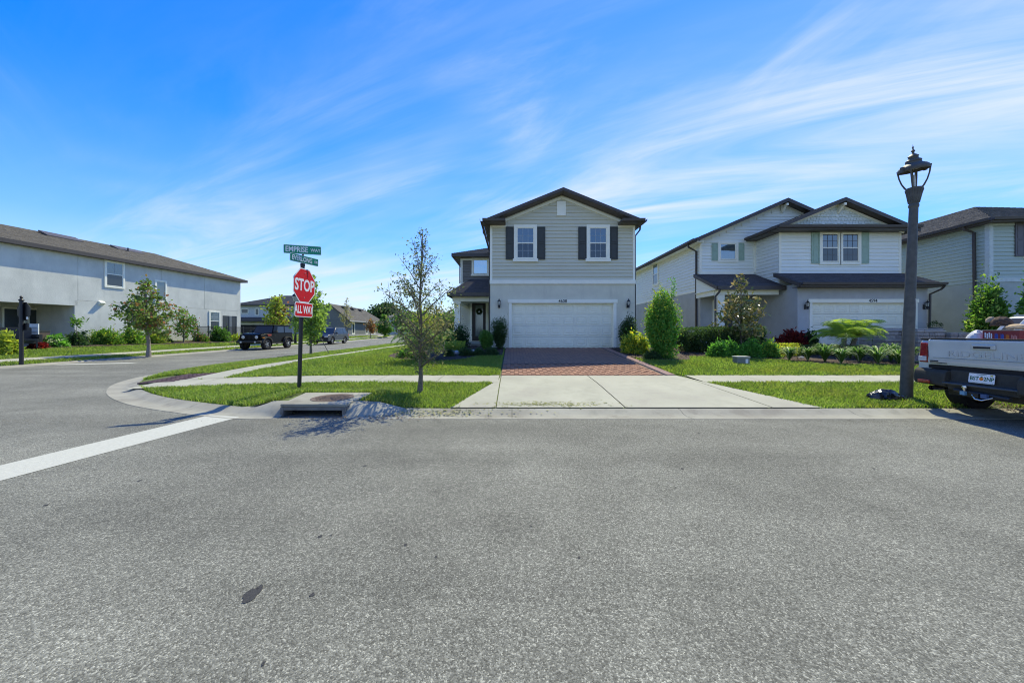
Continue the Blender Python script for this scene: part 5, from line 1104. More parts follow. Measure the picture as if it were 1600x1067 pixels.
for k in range(2): head(MB().box(-.02+.23*(1 if k else -1), .02+.23*(1 if k else -1), -.025, .025, 4.79, 4.9), 'ring_lug', postm)
head(MB().lathe([(r*.66, z) for r, z in [(.335, 4.80), (.345, 4.82), (.345, 4.85), (.31, 4.885), (.30, 4.87), (.31, 4.83), (.30, 4.80), (.335, 4.80)]], 36, cap=False), 'rim', postm)
head(MB().lathe([(r*.66, z) for r, z in [(.31, 4.885), (.27, 4.915), (.18, 4.95), (.165, 4.98), (.175, 5.0), (.165, 5.02), (.11, 5.045), (.105, 5.08), (.12, 5.1), (.06, 5.14), (.03, 5.15), (.025, 5.18), (.045, 5.2), (.04, 5.22), (.016, 5.235), (.016, 5.27), (.026, 5.28), (.008, 5.30), (.002, 5.34)]], 32), 'canopy', postm)
head(MB().lathe([(r*.66, z) for r, z in [(.012, 4.90), (.30, 4.865)]], 32, cap=False), 'canopy_lining', mat('pale_lining', (.85, .86, .83), .5))
for x in (-.024, .024): head(MB().tube([(x, 0, 4.46), (x, 0, 4.93)], .008, 6), 'lamp_rod', postm)
head(MB().lathe([(r*.66, z) for r, z in [(.03, 4.46), (.035, 4.6), (.028, 4.68), (.02, 4.72)]], 12), 'lamp_bulb', mat('frosted_bulb', (.55, .55, .53), .3))
pl = MB().box(.072, .078, -.025, .025, 1.5, 2.1).build('number_strip', whitesign, lp); pl.rotation_euler = (0, 0, R(-60))
# distant twin of the lamp post
l2 = thing('lamp_post', 'small distant black lamp post seen just behind the stop sign', 'lamp post', (at(461.5, 33.5), 33.5, H(at(461.5, 33.5), 33.5)))
MB().lathe([(.12, -.1), (.1, 1.0), (.07, 4.0), (.1, 4.1)], 12).build('post', blackm, l2, smooth=40); MB().lathe([(.12, 4.1), (.22, 4.35), (.25, 4.6), (.05, 4.62)], 14).build('lamp_glass', clearm, l2, smooth=40)
MB().lathe([(.3, 4.6), (.22, 4.78), (.08, 4.88), (.03, 5.05), (.002, 5.1)], 14).build('canopy', blackm, l2, smooth=40)
# stop sign with street names
ss = thing('stop_sign', 'red STOP sign with ALL WAY plate and two green street names at the corner', 'stop sign', (-4.8, 7.7, H(-4.8, 7.7)))
ss.rotation_euler = (0, R(1.6), 0)
MB().lathe([(.042, -.1), (.042, 2.77), (.03, 2.78)], 20).build('post', blackm, ss, smooth=40)
MB().lathe([(.048, 2.76), (.048, 2.81), (.03, 2.85), (.02, 2.86), (.02, 3.2), (.01, 3.21)], 16).build('post_cap', blackm, ss, smooth=40)
def octagon(r): return [(r*math.cos(R(22.5+45*k)), r*math.sin(R(22.5+45*k))) for k in range(8)]
SZ = 2.32; rot = (R(90), 0, R(88))
def plate(poly, m, name, d0, d1, parent, z, rz, off=0):
    mb = MB(); mb.prism(poly, 'z', d0, d1); return mb.build(name, m, parent, loc=(0, 0, z), rot=(R(90), 0, rz))
rzs = R(88)
oc = plate(octagon(.412), whitesign, 'octagon', .055, .060, ss, SZ, rzs); of = MB().prism(octagon(.388), 'z', .060, .0615).build('red_face', redsign, oc)
text('stop_lettering', 'STOP', .36, whitesign, oc, (0, -.005, .062), (0, 0, 0), .78, .0008, fat=.010)
for dz in (.28, -.27): MB().lathe([(.012, .0615), (.010, .066), (.001, .067)], 10, (0, dz, 0)).build('bolt', mat('bolt_steel', (.5, .5, .5), .4, metal=.8), oc)
rr = lambda w, h, r: [(sx*(w-r)+r*math.cos(a), sy*(h-r)+r*math.sin(a)) for sx, sy, a0 in ((1, 1, 0), (-1, 1, 90), (-1, -1, 180), (1, -1, 270)) for a in [R(a0+t) for t in (0, 30, 60, 90)]]
aw = plate(rr(.31, .163, .04), whitesign, 'all_way_plate', .055, .060, ss, 1.775, rzs); MB().prism(rr(.292, .145, .03), 'z', .060, .0612).build('red_face', redsign, aw)
text('all_way_lettering', 'ALL WAY', .235, whitesign, aw, (0, -.004, .062), (0, 0, 0), .64, .0008, fat=.006)
e1 = plate(rr(.37, .098, .02), whitesign, 'street_name_plate', -.004, .004, ss, 3.30, R(20)); e1.rotation_euler = (R(90), R(-2), R(20)); e1.location = (.012, -.035, 3.12)
for sg in (1, -1): MB().prism(rr(.362, .090, .015), 'z', .004*sg, .0052*sg).build('green_face', greensign, e1)
text('street_lettering', 'EMPRISE', .165, whitesign, e1, (-.115, -.003, .0058), (0, 0, 0), .74, .0006, fat=.004); text('street_lettering', 'WAY', .10, whitesign, e1, (.255, -.002, .0058), (0, 0, 0), .85, .0006, fat=.002)
e2 = plate(rr(.36, .085, .02), whitesign, 'street_name_plate', -.004, .004, ss, 3.06, R(78)); e2.location = (0.05, -.015, 2.90); e2.rotation_euler = (R(90), 0, R(72))
for sg in (1, -1): MB().prism(rr(.352, .077, .015), 'z', .004*sg, .0052*sg).build('green_face', greensign, e2)
text('street_lettering', 'EVERLONG', .145, whitesign, e2, (-.06, -.003, .0058), (0, 0, 0), .70, .0006, fat=.004); text('street_lettering', 'DR', .08, whitesign, e2, (.295, -.002, .0058), (0, 0, 0), .8, .0006, fat=.002)
# back of the other stop sign
s2 = thing('stop_sign', 'black back of a stop sign on a black post at the far left kerb', 'stop sign', (-20.05, 13.95, H(-20.05, 13.95)))
MB().lathe([(.06, -.1), (.06, 2.5), (.05, 2.62)], 14).build('post', blackm, s2, smooth=40); MB().lathe([(.07, 2.6), (.08, 2.64), (.03, 2.7), (.05, 2.76), (.01, 2.82)], 12).build('finial', blackm, s2, smooth=40)
r2 = R(170)
o2 = plate(octagon(.40), blackm, 'octagon', .06, .066, s2, 2.18, r2); MB().prism(octagon(.395), 'z', .066, .068).build('red_face', redsign, o2)
a2 = plate(rr(.30, .14, .03), blackm, 'all_way_plate', .06, .066, s2, 1.55, r2); MB().prism(rr(.29, .13, .03), 'z', .066, .068).build('red_face', redsign, a2)
for q, (x, y) in zip((o2, a2), ((-.2, -.28), (.2, -.12))): MB().prism([(x-.05, y-.05), (x+.05, y-.05), (x+.05, y+.05), (x-.05, y+.05)], 'z', .055, .0598).build('sticker', whitesign, q)
# utility pedestal on the lawn
ub = thing('utility_box', 'small grey green utility box standing on the right lawn', 'utility box', (7.48, 11.15, H(7.48, 11.15)), R(-6))
ubm = mat('utility_green', (.20, .21, .18), .7, .15, 8); MB().box(-.19, .19, -.15, .15, -.05, .22).build('body', ubm, ub, bevel=.012); MB().box(-.205, .205, -.165, .165, .22, .275).build('lid', mat('utility_lid', (.34, .34, .29), .7, .15, 8), ub, bevel=.012)
MB().box(.06, .14, -.154, -.15, .05, .19).build('label', whitesign, ub)
# black rubbish bag beside the lamp post
bagm = mat('black_bag', (.010, .010, .013), .22, .1, 9, .5, 18, spec=.7, bdist=.02)
bag = thing('rubbish_bag', 'crumpled shiny black plastic bag lying on the grass by the lamp post', 'bag', (7.42, 6.74, H(7.42, 6.74)))
def crumple(rx, ry, rz, seed, k=.16, n=40, m=20, f=1.):
    r = random.Random(seed); ph = [(r.uniform(2, 9)*f, r.uniform(2, 9)*f, r.uniform(2, 9)*f, r.uniform(0, 6)) for _ in range(7)]; mb = MB(); v = []; fc = []
    for i in range(m+1):
        t = math.pi*i/m
        for j in range(n):
            p = 2*math.pi*j/n; d = Vector((math.sin(t)*math.cos(p), math.sin(t)*math.sin(p), math.cos(t))); s = sum(abs(math.sin(a*d.x+b*d.y+c*d.z+e))-.5 for a, b, c, e in ph)/7
            q = d*(1+k*2.2*s); z = q.z*rz; v.append((q.x*rx, q.y*ry, max(z, -.25*rz)))
    for i in range(m):
        for j in range(n): fc.append((i*n+j, i*n+(j+1) % n, (i+1)*n+(j+1) % n, (i+1)*n+j))
    return mb.add(v, fc)
b = crumple(.22, .17, .165, 4, .2); b.build('bag_body', bagm, bag, smooth=50, loc=(-.05, 0, .035))
b = crumple(.13, .12, .11, 9, .22); b.build('bag_neck', bagm, bag, smooth=50, loc=(-.26, -.02, .04)); crumple(.15, .1, .07, 12, .22).build('bag_fold', bagm, bag, smooth=50, loc=(.2, .02, .02))
# black metal fence behind the long house
fn = thing('metal_fence', 'black metal picket fence at the rear of the long stucco house', 'fence', (-25.4, 27.6, H(-25.4, 27.6)), R(3))
for y in range(0, 9): MB().box(-.03, .03, y*1.0-.03, y*1.0+.03, -.1, 1.35).build('post', blackm, fn)
for z in (.15, 1.22): MB().box(-.02, .02, 0, 8, z, z+.035).build('rail', blackm, fn)
pk = MB()
for i in range(80): pk.box(-.008, .008, i*.1+.04, i*.1+.056, .05, 1.3)
pk.build('picket', blackm, fn, kind='stuff')
# patio furniture under the stucco house's covered patio
pw = mat('patio_white', (.6, .63, .62), .6); dk = mat('patio_dark', (.03, .032, .034), .6)
X0, Y0 = -27.6, 18.0
ld = thing('folded_table', 'white folded slatted panel leaning on the covered patio', 'folding table', (at(49, 18.4)-.1, 18.4, .62), R(20)); MB().box(-.35, .35, -.03, .03, 0, 1.25).build('board', pw, ld)
for i in range(5): MB().box(-.3, .3, -.05, -.03, .1+i*.22, .2+i*.22).build('slat', mat('patio_slat', (.35, .38, .37)), ld)
ch = thing('patio_chair', 'dark patio armchair behind the stop sign post', 'chair', (at(36, 17.6), 17.6, .62), R(70))
MB().box(-.35, .35, -.35, .35, .35, .45).build('seat', dk, ch); MB().box(-.35, .35, .3, .38, .45, 1.0).build('backrest', dk, ch)
for sx in (-1, 1):
    MB().box(sx*.36-.03, sx*.36+.03, -.35, .35, .55, .62).build('armrest', dk, ch)
    for sy in (-1, 1): MB().box(sx*.34-.025, sx*.34+.025, sy*.32-.025, sy*.32+.025, 0, .35).build('leg', dk, ch)
sf = thing('patio_sofa', 'dark patio sofa at the left edge behind the croton', 'sofa', (at(12, 17.2), 17.2, .62), R(80)); MB().box(-.9, .9, -.35, .35, .2, .45).build('seat', dk, sf); MB().box(-.9, .9, .3, .4, .45, 1.05).build('backrest', dk, sf)
for sx in (-1, 1): MB().box(sx*.92-.06, sx*.92+.06, -.35, .4, .0, .68).build('armrest', dk, sf)
bx = thing('storage_bin', 'brown wooden bin beside the white folded panel', 'bin', (at(58, 18.9), 18.9, .62), R(15)); MB().box(-.3, .3, -.3, .3, 0, .8).build('body', mat('bin_brown', (.08, .06, .05), .8), bx); MB().box(-.32, .32, -.32, .32, .8, .88).build('lid', dk, bx)
# pallets of wall stone on the neighbour's driveway
stonem = mat('wall_stone', (.33, .32, .29), .9, .3, 7, .5, 30, ov=.7, col2=(.20, .205, .20)); wood = mat('pallet_wood', (.22, .16, .1), .85, .25, 14, stretch=(1, 6, 6))
wrapm = mat('plastic_wrap', (.5, .53, .53), .25, .1, 5)
sblk = {}
def pallet(u0, d, w_, dep, rows, lab, rz=0):
    x = at(u0, d); t = thing('stone_pallet', lab, 'pallet', (x, d, H(x+w_/2, d)), rz, 'pallets of stacked stone')
    for k in range(3): MB().box(0, w_, dep*k/2-.05+.05*(1-k), dep*k/2+.05+.05*(1-k), 0, .09).build('runner', wood, t)
    for k in range(6): MB().box(w_*k/6+.01, w_*(k+1)/6-.02, 0, dep, .09, .115).build('deck_board', wood, t)
    z = .118
    for r in range(rows):
        n = random.choice((4, 5)); h = .145; xx = 0; cuts = [0]+sorted(random.uniform(.85, 1.15)*(i+1)*w_/n for i in range(n-1))+[w_]
        for a, c in zip(cuts[:-1], cuts[1:]):
            for y0, y1 in ((0, dep*.48), (dep*.5, dep)):
                j = random.uniform(-.015, .015); MB().box(a+.006, c-.006, y0+j, y1-.006+j, z, z+h-.008).build('stone', stonem, t, bevel=.012, seg=1)
        z += h
    for zz in (.5, .9): 
        if zz < z: MB().box(-.02, w_+.02, -.02, dep+.02, zz, zz+.02).build('strap', wrapm, t)
    MB().box(.03, w_-.03, .03, dep-.03, z, z+.012).build('cover_sheet', wrapm, t)
pallet(1383, 14.6, 1.35, 1.1, 6, 'stone pallet nearest the garage door left of the lamp post'); pallet(1434, 14.1, 1.25, 1.1, 6, 'stone pallet just right of the lamp post', R(4)); pallet(1486, 14.0, 1.2, 1.1, 5, 'lower stone pallet behind the pickup tail light', R(-3))
# planter by the neighbour's corner
pn = thing('planter', 'small grey planter with a bare shrub by the neighbour garage corner', 'planter', (at(1462, 15.3), 15.3, H(19, 15.3)+.0)); MB().lathe([(.1, 0), (.13, .5), (.2, .95), (.22, 1.0), (.18, .98), (.15, .9)], 14).build('pot', mat('pot_grey', (.16, .17, .165), .8), pn, smooth=40)
p, o = crown_pts(260, .28, .28, .35, 5); p[:, 2] += 1.05; link('foliage', leaves_mesh('foliage', p, lf_dark, .06, .4), pn)

# ------------------------------------------------------------------ vehicles
def wheel(parent, x, y, r, w_, side, spokes=5, m=None, rr_=.66):
    t = MB().lathe([(r*rr_, -w_/2), (r*.88, -w_/2), (r*.97, -w_*.42), (r, -w_*.25), (r, w_*.25), (r*.97, w_*.42), (r*.88, w_/2), (r*rr_, w_/2)], 32, axis='y', cap=False).build('wheel', tyrem, parent, smooth=30, loc=(x, y, r))
    rim = MB().lathe([(r*rr_+.004, -w_/2+.01), (r*rr_, w_/2-.01), (r*rr_*.9, w_*.3), (r*rr_*.88, -w_*.3)], 32, axis='y', cap=False); rim.lathe([(.001, -side*w_*.1), (r*.64, -side*w_*.1)], 24, axis='y', cap=False)
    o = rim.build('rim', mat('rim_shadow', (.05, .05, .052), .5, metal=.6), t, smooth=40)
    s = MB()
    for k in range(spokes):
        a = 2*math.pi*k/spokes; c, sn = math.cos(a), math.sin(a); n = Vector((-sn, 0, c)); q = Vector((c, 0, sn)); y0, y1 = side*w_*.2, side*w_*.42
        s.hexa([tuple(q*.04-n*.05+Vector((0, y0, 0))), tuple(q*r*rr_*.97-n*.035+Vector((0, y0, 0))), tuple(q*r*rr_*.97+n*.035+Vector((0, y0, 0))), tuple(q*.04+n*.05+Vector((0, y0, 0))),
                tuple(q*.04-n*.05+Vector((0, y1, 0))), tuple(q*r*rr_*.97-n*.025+Vector((0, y1, 0))), tuple(q*r*rr_*.97+n*.025+Vector((0, y1, 0))), tuple(q*.04+n*.05+Vector((0, y1, 0)))])
    s.lathe([(.001, side*w_*.46), (.06, side*w_*.45), (.07, side*w_*.3)], 14, axis='y', cap=False); s.build('spokes', m or rimm, t); return t
def arch_profile(x0, x1, zb, top, wheels, r, n=10):
    """side outline of a car body: bottom edge with wheel arches, then the given top points"""
    p = [(x0, zb)]
    for wx, wz in wheels:
        c = [(wx+r*math.cos(math.pi-math.pi*k/n*1.0), max(zb, wz+r*math.sin(math.pi-math.pi*k/n))) for k in range(n+1)]
        p += [q for q in c]
    p += [(x1, zb)]; return p+top
def body(prof, hw, m, name, parent, taper=.06, zt=None, bevel=.035, zmid=.7):
    """extrude the side outline over the width; the upper part leans inward"""
    zs_ = [p[1] for p in prof]; zt = zt or max(zs_)
    mb = MB(); n = len(prof); f = lambda z: hw-taper*max(0, (z-zmid)/(zt-zmid)) if zt > zmid else hw
    v = [(x, -f(z), z) for x, z in prof]+[(x, f(z), z) for x, z in prof]
    return mb.add(v, [tuple(range(n)), tuple(range(2*n-1, n-1, -1))]+[(i, i+n, (i+1) % n+n, (i+1) % n) for i in range(n)]).build(name, m, parent, bevel=bevel, smooth=40)
def cabin(parent, pts, hwb, hwt, m, name='cabin', roofm=None, bevel=.03):
    """greenhouse from the base outline to the roof: pts = ((xb0, zb), (xt0, zt), (xt1, zt), (xb1, zb)), front last"""
    (a, b, c, d) = pts
    P = [(a[0], -hwb, a[1]), (d[0], -hwb, d[1]), (d[0], hwb, d[1]), (a[0], hwb, a[1]), (b[0], -hwt, b[1]), (c[0], -hwt, c[1]), (c[0], hwt, c[1]), (b[0], hwt, b[1])]
    return MB().hexa(P).build(name, m, parent, bevel=bevel, smooth=40), P
def on_face(P4, u0, u1, v0, v1, off):
    """panel lying on the quad P4 (bl, br, tr, tl), inset, with thickness; off>0 = outwards"""
    bl, br, tr, tl = map(Vector, P4); n = (br-bl).cross(tl-bl).normalized()
    q = lambda u, v: (bl.lerp(br, u)).lerp(tl.lerp(tr, u), v)
    c = [q(u0, v0), q(u1, v0), q(u1, v1), q(u0, v1)]; return MB().hexa([tuple(p-n*.01) for p in c]+[tuple(p+n*off) for p in c])
def windows(parent, P, splits, front=True, rear=True, m=carglass, v0=.12, v1=.9):
    A, B, C, D, E, F_, G, Hh = P
    for u0, u1 in splits:
        on_face((A, B, F_, E), u0, u1, v0, v1, .006).build('side_window', m, parent); on_face((C, D, Hh, G), 1-u1, 1-u0, v0, v1, .006).build('side_window', m, parent)
    if front: on_face((B, C, G, F_), .05, .95, .06, .92, .006).build('windshield', m, parent)
    if rear: on_face((D, A, E, Hh), .08, .92, .1, .9, .006).build('rear_window', m, parent)
# black off-roader: front towards the camera (local +x is forward)
jp = thing('parked_car', 'black two-door off-roader with red hood decal parked on the side street', 'off-roader', (-18.95, 26.4, zs(26)), R(-88.5), 'parked cars')
body(arch_profile(-1.95, 1.72, .5, [(1.75, .62), (1.72, 1.12), (.55, 1.2), (.5, 1.22), (-1.93, 1.2), (-1.97, .7)], ((-1.23, .40), (1.23, .40)), .47), .78, carblack, 'body', jp, .03, bevel=.03)
for sx, wz in ((1.23, 0), (-1.23, 0)):
    for sy in (-1, 1): 
        fl = MB(); pts = [(sx+.56*math.cos(a), .42+.54*math.sin(a)) for a in [R(t) for t in range(8, 173, 15)]]; pin = [(sx+.47*math.cos(a), .42+.46*math.sin(a)) for a in [R(t) for t in range(172, 7, -15)]]
        fl.prism(pts+pin, 'y', sy*.74, sy*.94); fl.build('fender_flare', plastic, jp)
cb, P = cabin(jp, ((-1.93, 1.2), (-1.88, 1.80), (.18, 1.82), (.52, 1.2)), .77, .66, carblack); windows(jp, P, ((.02, .40), (.46, .80)), v0=.1, v1=.86)
MB().box(-1.93, .25, -.70, .70, 1.80, 1.845).build('hard_top', plastic, jp, bevel=.03)
hd_ = MB().prism([(.5, 1.2), (1.66, 1.12), (1.7, 1.16), (1.55, 1.21), (.55, 1.27)], 'y', -.62, .62).build('hood', carblack, jp, bevel=.02)
MB().prism([(.62, 1.02), (1.0, 1.0), (1.14, 1.13), (.7, 1.15)], 'y', .775, .80).build('red_decal', redlens, jp); MB().prism([(.62, 1.02), (1.0, 1.0), (1.14, 1.13), (.7, 1.15)], 'y', -.80, -.775).build('red_decal', redlens, jp)
gr = MB().box(1.72, 1.78, -.62, .62, .68, 1.1).build('grille', carblack, jp, bevel=.02)
for k in range(7): MB().box(1.78, 1.785, -.32+k*.092, -.27+k*.092, .74, 1.05).build('grille_slot', black_void, gr)
for sy in (-1, 1):
    h_ = MB().lathe([(.11, 1.78), (.12, 1.8), (.1, 1.81), (.001, 1.82)], 18, (0, sy*.47, .93), axis='x').build('headlight', whitelens, jp, smooth=40)
    MB().box(1.5, 1.68, sy*.82-.06, sy*.82+.06, .86, .93).build('side_lamp', mat('amber_lens', (.5, .18, .02), .2), jp)
    MB().box(.28, .46, sy*.92-.12, sy*.92+.12, 1.25, 1.42).build('mirror', plastic, jp, bevel=.03)
    MB().box(-.7, .7, sy*.80-.06, sy*.80+.06, .42, .49).build('rock_rail', plastic, jp)
    MB().lathe([(.06, 1.98), (.07, 1.99)], 12, (0, sy*.5, .58), axis='x').build('fog_lamp', whitelens, jp)
    MB().box(.15, .35, sy*.785-.01, sy*.785+.01, 1.02, 1.06).build('door_handle', plastic, jp)
bp = MB(); bp.prism([(1.78, .5), (1.98, .54), (1.98, .66), (1.78, .68)], 'y', -.86, .86); bp.build('front_bumper', plastic, jp, bevel=.02); MB().box(-2.1, -1.95, -.8, .8, .5, .66).build('rear_bumper', plastic, jp, bevel=.02)
sp = MB().lathe([(.2, -2.2), (.39, -2.2), (.4, -2.0), (.2, -1.98)], 24, (0, 0, .95), axis='x').build('spare_wheel', tyrem, jp, smooth=40)
for x in (1.23, -1.23):
    for sy in (-1, 1): wheel(jp, x, sy*.76, .405, .25, sy, 5, rr_=.6)
# grey SUV behind it
def suv(label, loc, rz, m, L=4.6, h=1.68, hw=.92, group='parked cars', rack=True):
    t = thing('parked_car', label, 'SUV', loc, rz); wb = 1.36
    body(arch_profile(-L/2, L/2-.02, .3, [(L/2, .45), (L/2-.02, .78), (L/2-.25, .96), (L/2-1.15, 1.06), (-L/2+.08, 1.08), (-L/2, .8)], ((-wb, .36), (wb, .36)), .41), hw, m, 'body', t, .05, bevel=.05)
    cb, P = cabin(t, ((-L/2+.1, 1.04), (-L/2+.42, h-.02), (.25, h), (L/2-1.2, 1.03)), hw-.05, hw-.22, m, bevel=.04); windows(t, P, ((.1, .33), (.36, .58), (.61, .82)))
    MB().box(-L/2+.5, .3, -.04-hw+.3, -hw+.3, h+.01, h+.05).build('roof_rail', rimm, t); MB().box(-L/2+.5, .3, hw-.3, hw-.26, h+.01, h+.05).build('roof_rail', rimm, t)
    MB().box(L/2-.02, L/2+.03, -.45, .45, .55, .8).build('grille', black_void, t, bevel=.02); MB().box(L/2-.1, L/2+.07, -hw+.05, hw-.05, .3, .5).build('front_bumper', plastic, t, bevel=.03); MB().box(L/2+.0, L/2+.05, -.5, .5, .5, .54).build('chrome_strip', chrome, t)
    MB().box(-L/2-.06, -L/2+.1, -hw+.05, hw-.05, .3, .55).build('rear_bumper', plastic, t, bevel=.03)
    for sy in (-1, 1):
        MB().box(L/2-.3, L/2+.01, sy*(hw-.22)-.16, sy*(hw-.22)+.16, .70, .84).build('headlight', whitelens, t, bevel=.03); MB().box(-L/2-.02, -L/2+.2, sy*(hw-.16)-.13, sy*(hw-.16)+.13, .78, 1.02).build('tail_light', redlens, t, bevel=.02)
        MB().box(.62, .82, sy*(hw+.08)-.1, sy*(hw+.08)+.1, 1.05, 1.2).build('mirror', m, t, bevel=.03); MB().box(-.95, .95, sy*hw-.015, sy*hw+.015, .34, .42).build('side_sill', chrome, t)
        for x in (-.6, .35): MB().box(x-.1, x+.1, sy*(hw-.02)-.015, sy*(hw-.02)+.015, .93, .96).build('door_handle', chrome, t)
        for x in (-wb, wb): wheel(t, x, sy*(hw-.13), .36, .23, sy, 5)
    return t
suv('dark grey SUV parked nose to camera beyond the stop sign tree', (-18.95, 35.6, zs(35)), R(-88), cargrey)
suv('white SUV glimpsed between the truck bed cargo and the big shrub', (18.15, 10.6, H(17, 10.4)+.02), R(2), carwhite, 4.4, 1.60)

# ------------------------------------------------------------------ pickup truck, tail towards the camera's left, parked along the kerb
tk = thing('pickup_truck', 'silver white pickup truck parked at the kerb, tail towards the lamp post', 'pickup truck', (7.6, 5.47, .03))
AX = .86; WB = 3.18; RW = .375
for sy in (-1, 1):
    pr = arch_profile(.02, 1.55, .56, [(1.55, 1.27), (.06, 1.27), (.02, 1.20)], ((AX, .375),), .45, 14); n = len(pr)
    y0, y1 = (.72, .95); mb = MB(); f = lambda z, o: sy*((y1 if o else y0) - (.05*max(0, (z-.85)/.45) if o else 0))
    v = [(x, f(z, 0), z) for x, z in pr]+[(x, f(z, 1), z) for x, z in pr]
    mb.add(v, [tuple(range(n)), tuple(range(2*n-1, n-1, -1))]+[(i, i+n, (i+1) % n+n, (i+1) % n) for i in range(n)]).build('bed_side', carwhite, tk, bevel=.02, smooth=40)
    MB().box(.03, 1.5, sy*.82-.09, sy*.82+.09, 1.27, 1.30).build('bed_rail_cap', plastic, tk, bevel=.008)
    tl = MB(); tl.add([(-.02, sy*.755, .86), (.0, sy*.90, .86), (.14, sy*.955, .86), (.14, sy*.80, .86), (-.03, sy*.755, 1.215), (-.005, sy*.88, 1.215), (.14, sy*.935, 1.215), (.14, sy*.8, 1.215)], [(3, 2, 1, 0), (4, 5, 6, 7), (0, 1, 5, 4), (1, 2, 6, 5), (2, 3, 7, 6), (3, 0, 4, 7)])
    o = tl.build('tail_light', redlens, tk, bevel=.012); MB().box(-.032, -.015, sy*.83-.06, sy*.83+.06, .885, .97).build('reverse_lens', whitelens, o, bevel=.006)
    MB().lathe([(AX*0+.40, 0), (.47, 0), (.47, .0)], 3).v
    for x in (AX, AX+WB): wheel(tk, x, sy*.82, RW, .245, sy, 6)
    MB().box(-.142, -.13, sy*.72-.09, sy*.72+.09, .50, .555).build('reflector', redlens, tk, bevel=.006)
MB().box(.05, 1.52, -.72, .72, .80, .84).build('bed_floor', plastic, tk); MB().box(1.47, 1.54, -.74, .74, .84, 1.3).build('bed_front', plastic, tk)
tg = MB().prism([(-.03, .83), (.04, .83), (.04, 1.275), (.0, 1.285), (-.035, 1.27), (-.04, 1.22), (-.03, .98), (-.045, .90)], 'y', -.735, .735).build('tailgate', carwhite, tk, bevel=.008, smooth=30)
MB().box(-.03, .05, -.73, .73, 1.286, 1.305).build('tailgate_cap', plastic, tg, bevel=.006)
hn = MB(); hn.box(-.062, -.036, -.14, .14, 1.13, 1.21); hn.build('tailgate_handle', carwhite, tg, bevel=.012); MB().box(-.064, -.060, -.09, .11, 1.145, 1.175).build('handle_recess', black_void, tg)
MB().box(-.0415, -.036, -.66, .66, .955, .962).build('crease', mat('panel_gap', (.25, .27, .27)), tg)
em = carwhite
text('tailgate_lettering', 'RIDGELINE', .15, em, tg, (-.0365, 0, 1.035), (R(90), 0, R(-90)), 1.28, .002)
bd = MB(); bd.box(-.050, -.044, .58, .70, .885, .905); bd.box(-.046, -.041, .46, .70, .86, .872); bd.build('dark_badge', black_void, tg)
bpm = MB(); 
prof = [(.12, .46), (-.10, .46), (-.14, .49), (-.145, .60), (-.13, .70), (-.08, .745), (.10, .76)]
for a, c in ((.42, .97), (-.97, -.42)):
    m_ = MB(); n = len(prof); e = .93 if a > 0 else -.93
    v = [(x, a, z) for x, z in prof]+[(x, c, z) for x, z in prof]
    # round the outer corner back
    k = n if a > 0 else 0
    for i in range(n): x, y, z = v[k+i]; v[k+i] = (x+.10, y*(.985), z+.01)
    m_.add(v, [tuple(range(n)), tuple(range(2*n-1, n-1, -1))]+[(i, (i+1) % n, (i+1) % n+n, i+n) for i in range(n)]).build('bumper', plastic, tk, bevel=.015, smooth=40)
MB().prism([(.12, .43), (-.08, .43), (-.10, .50), (-.10, .55), (-.05, .57), (-.04, .76), (.10, .78)], 'y', -.42, .42).build('bumper_centre', plastic, tk, bevel=.012)
MB().prism([(-.10, .555), (-.16, .548), (-.16, .53), (-.10, .50)], 'y', -.44, .44).build('bumper_step', mat('step_pad', (.07, .078, .085), .5, .15, 9), tk, bevel=.006)
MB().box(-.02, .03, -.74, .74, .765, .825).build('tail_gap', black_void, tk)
lp_ = MB().prism(rr(.152, .076, .012), 'z', 0, .004).build('licence_plate', whitesign, tk, loc=(-.075, 0, .665), rot=(R(84), 0, R(-90)))
grn = mat('plate_green', (.02, .13, .06), .5); org = mat('plate_orange', (.75, .22, .02), .5)
text('plate_lettering', 'BST', .085, grn, lp_, (-.083, -.006, .0046), (0, 0, 0), .78, .0006, fat=.002); text('plate_lettering', '2NP', .085, grn, lp_, (.085, -.006, .0046), (0, 0, 0), .78, .0006, fat=.002)
MB().lathe([(.001, .0055), (.024, .0052), (.026, .0042)], 14, (0, -.006, 0)).build('orange_emblem', org, lp_); MB().prism([(-.008, .018), (.02, .022), (.008, .036), (-.012, .032)], 'z', .004, .0056).build('leaf_emblem', grn, lp_)
MB().prism([(-.06, .056), (.06, .056), (.06, .064), (-.06, .064)], 'z', .004, .0046).build('header_print', grn, lp_); MB().prism([(.1, .045), (.13, .045), (.13, .066), (.1, .066)], 'z', .004, .0046).build('year_sticker', mat('plate_yellow', (.6, .5, .05)), lp_); MB().prism([(-.14, -.068), (.14, -.068), (.14, -.062), (-.14, -.062)], 'z', .004, .0046).build('frame_edge', chrome, lp_)
MB().tube([(.35, .62, .42), (-.12, .62, .42)], .045, 16, cap=False).build('exhaust_pipe', chrome, tk, smooth=60); MB().lathe([(.001, -.05), (.038, -.06)], 14, (0, .62, .42), axis='x').build('exhaust_bore', black_void, tk)
ht = MB(); ht.box(-.18, .3, -.035, .035, .36, .43); ht.build('hitch_receiver', blackm, tk, bevel=.006)
MB().tube([(-.12, .3, .44), (-.12, -.35, .4)], .03, 10).build('hitch_bar', blackm, tk); MB().lathe([(.018, .43), (.018, .46), (.03, .48), (.036, .505), (.03, .53), (.001, .54)], 14, (-.16, .14, 0)).build('tow_ball', chrome, tk, smooth=50)
MB().box(-.19, -.15, .12, .18, .38, .44).build('wiring_socket', mat('socket_blue', (.15, .3, .42)), tk); MB().box(-.19, -.15, -.14, -.07, .37, .43).build('wiring_socket', mat('socket_navy', (.06, .1, .2)), tk)
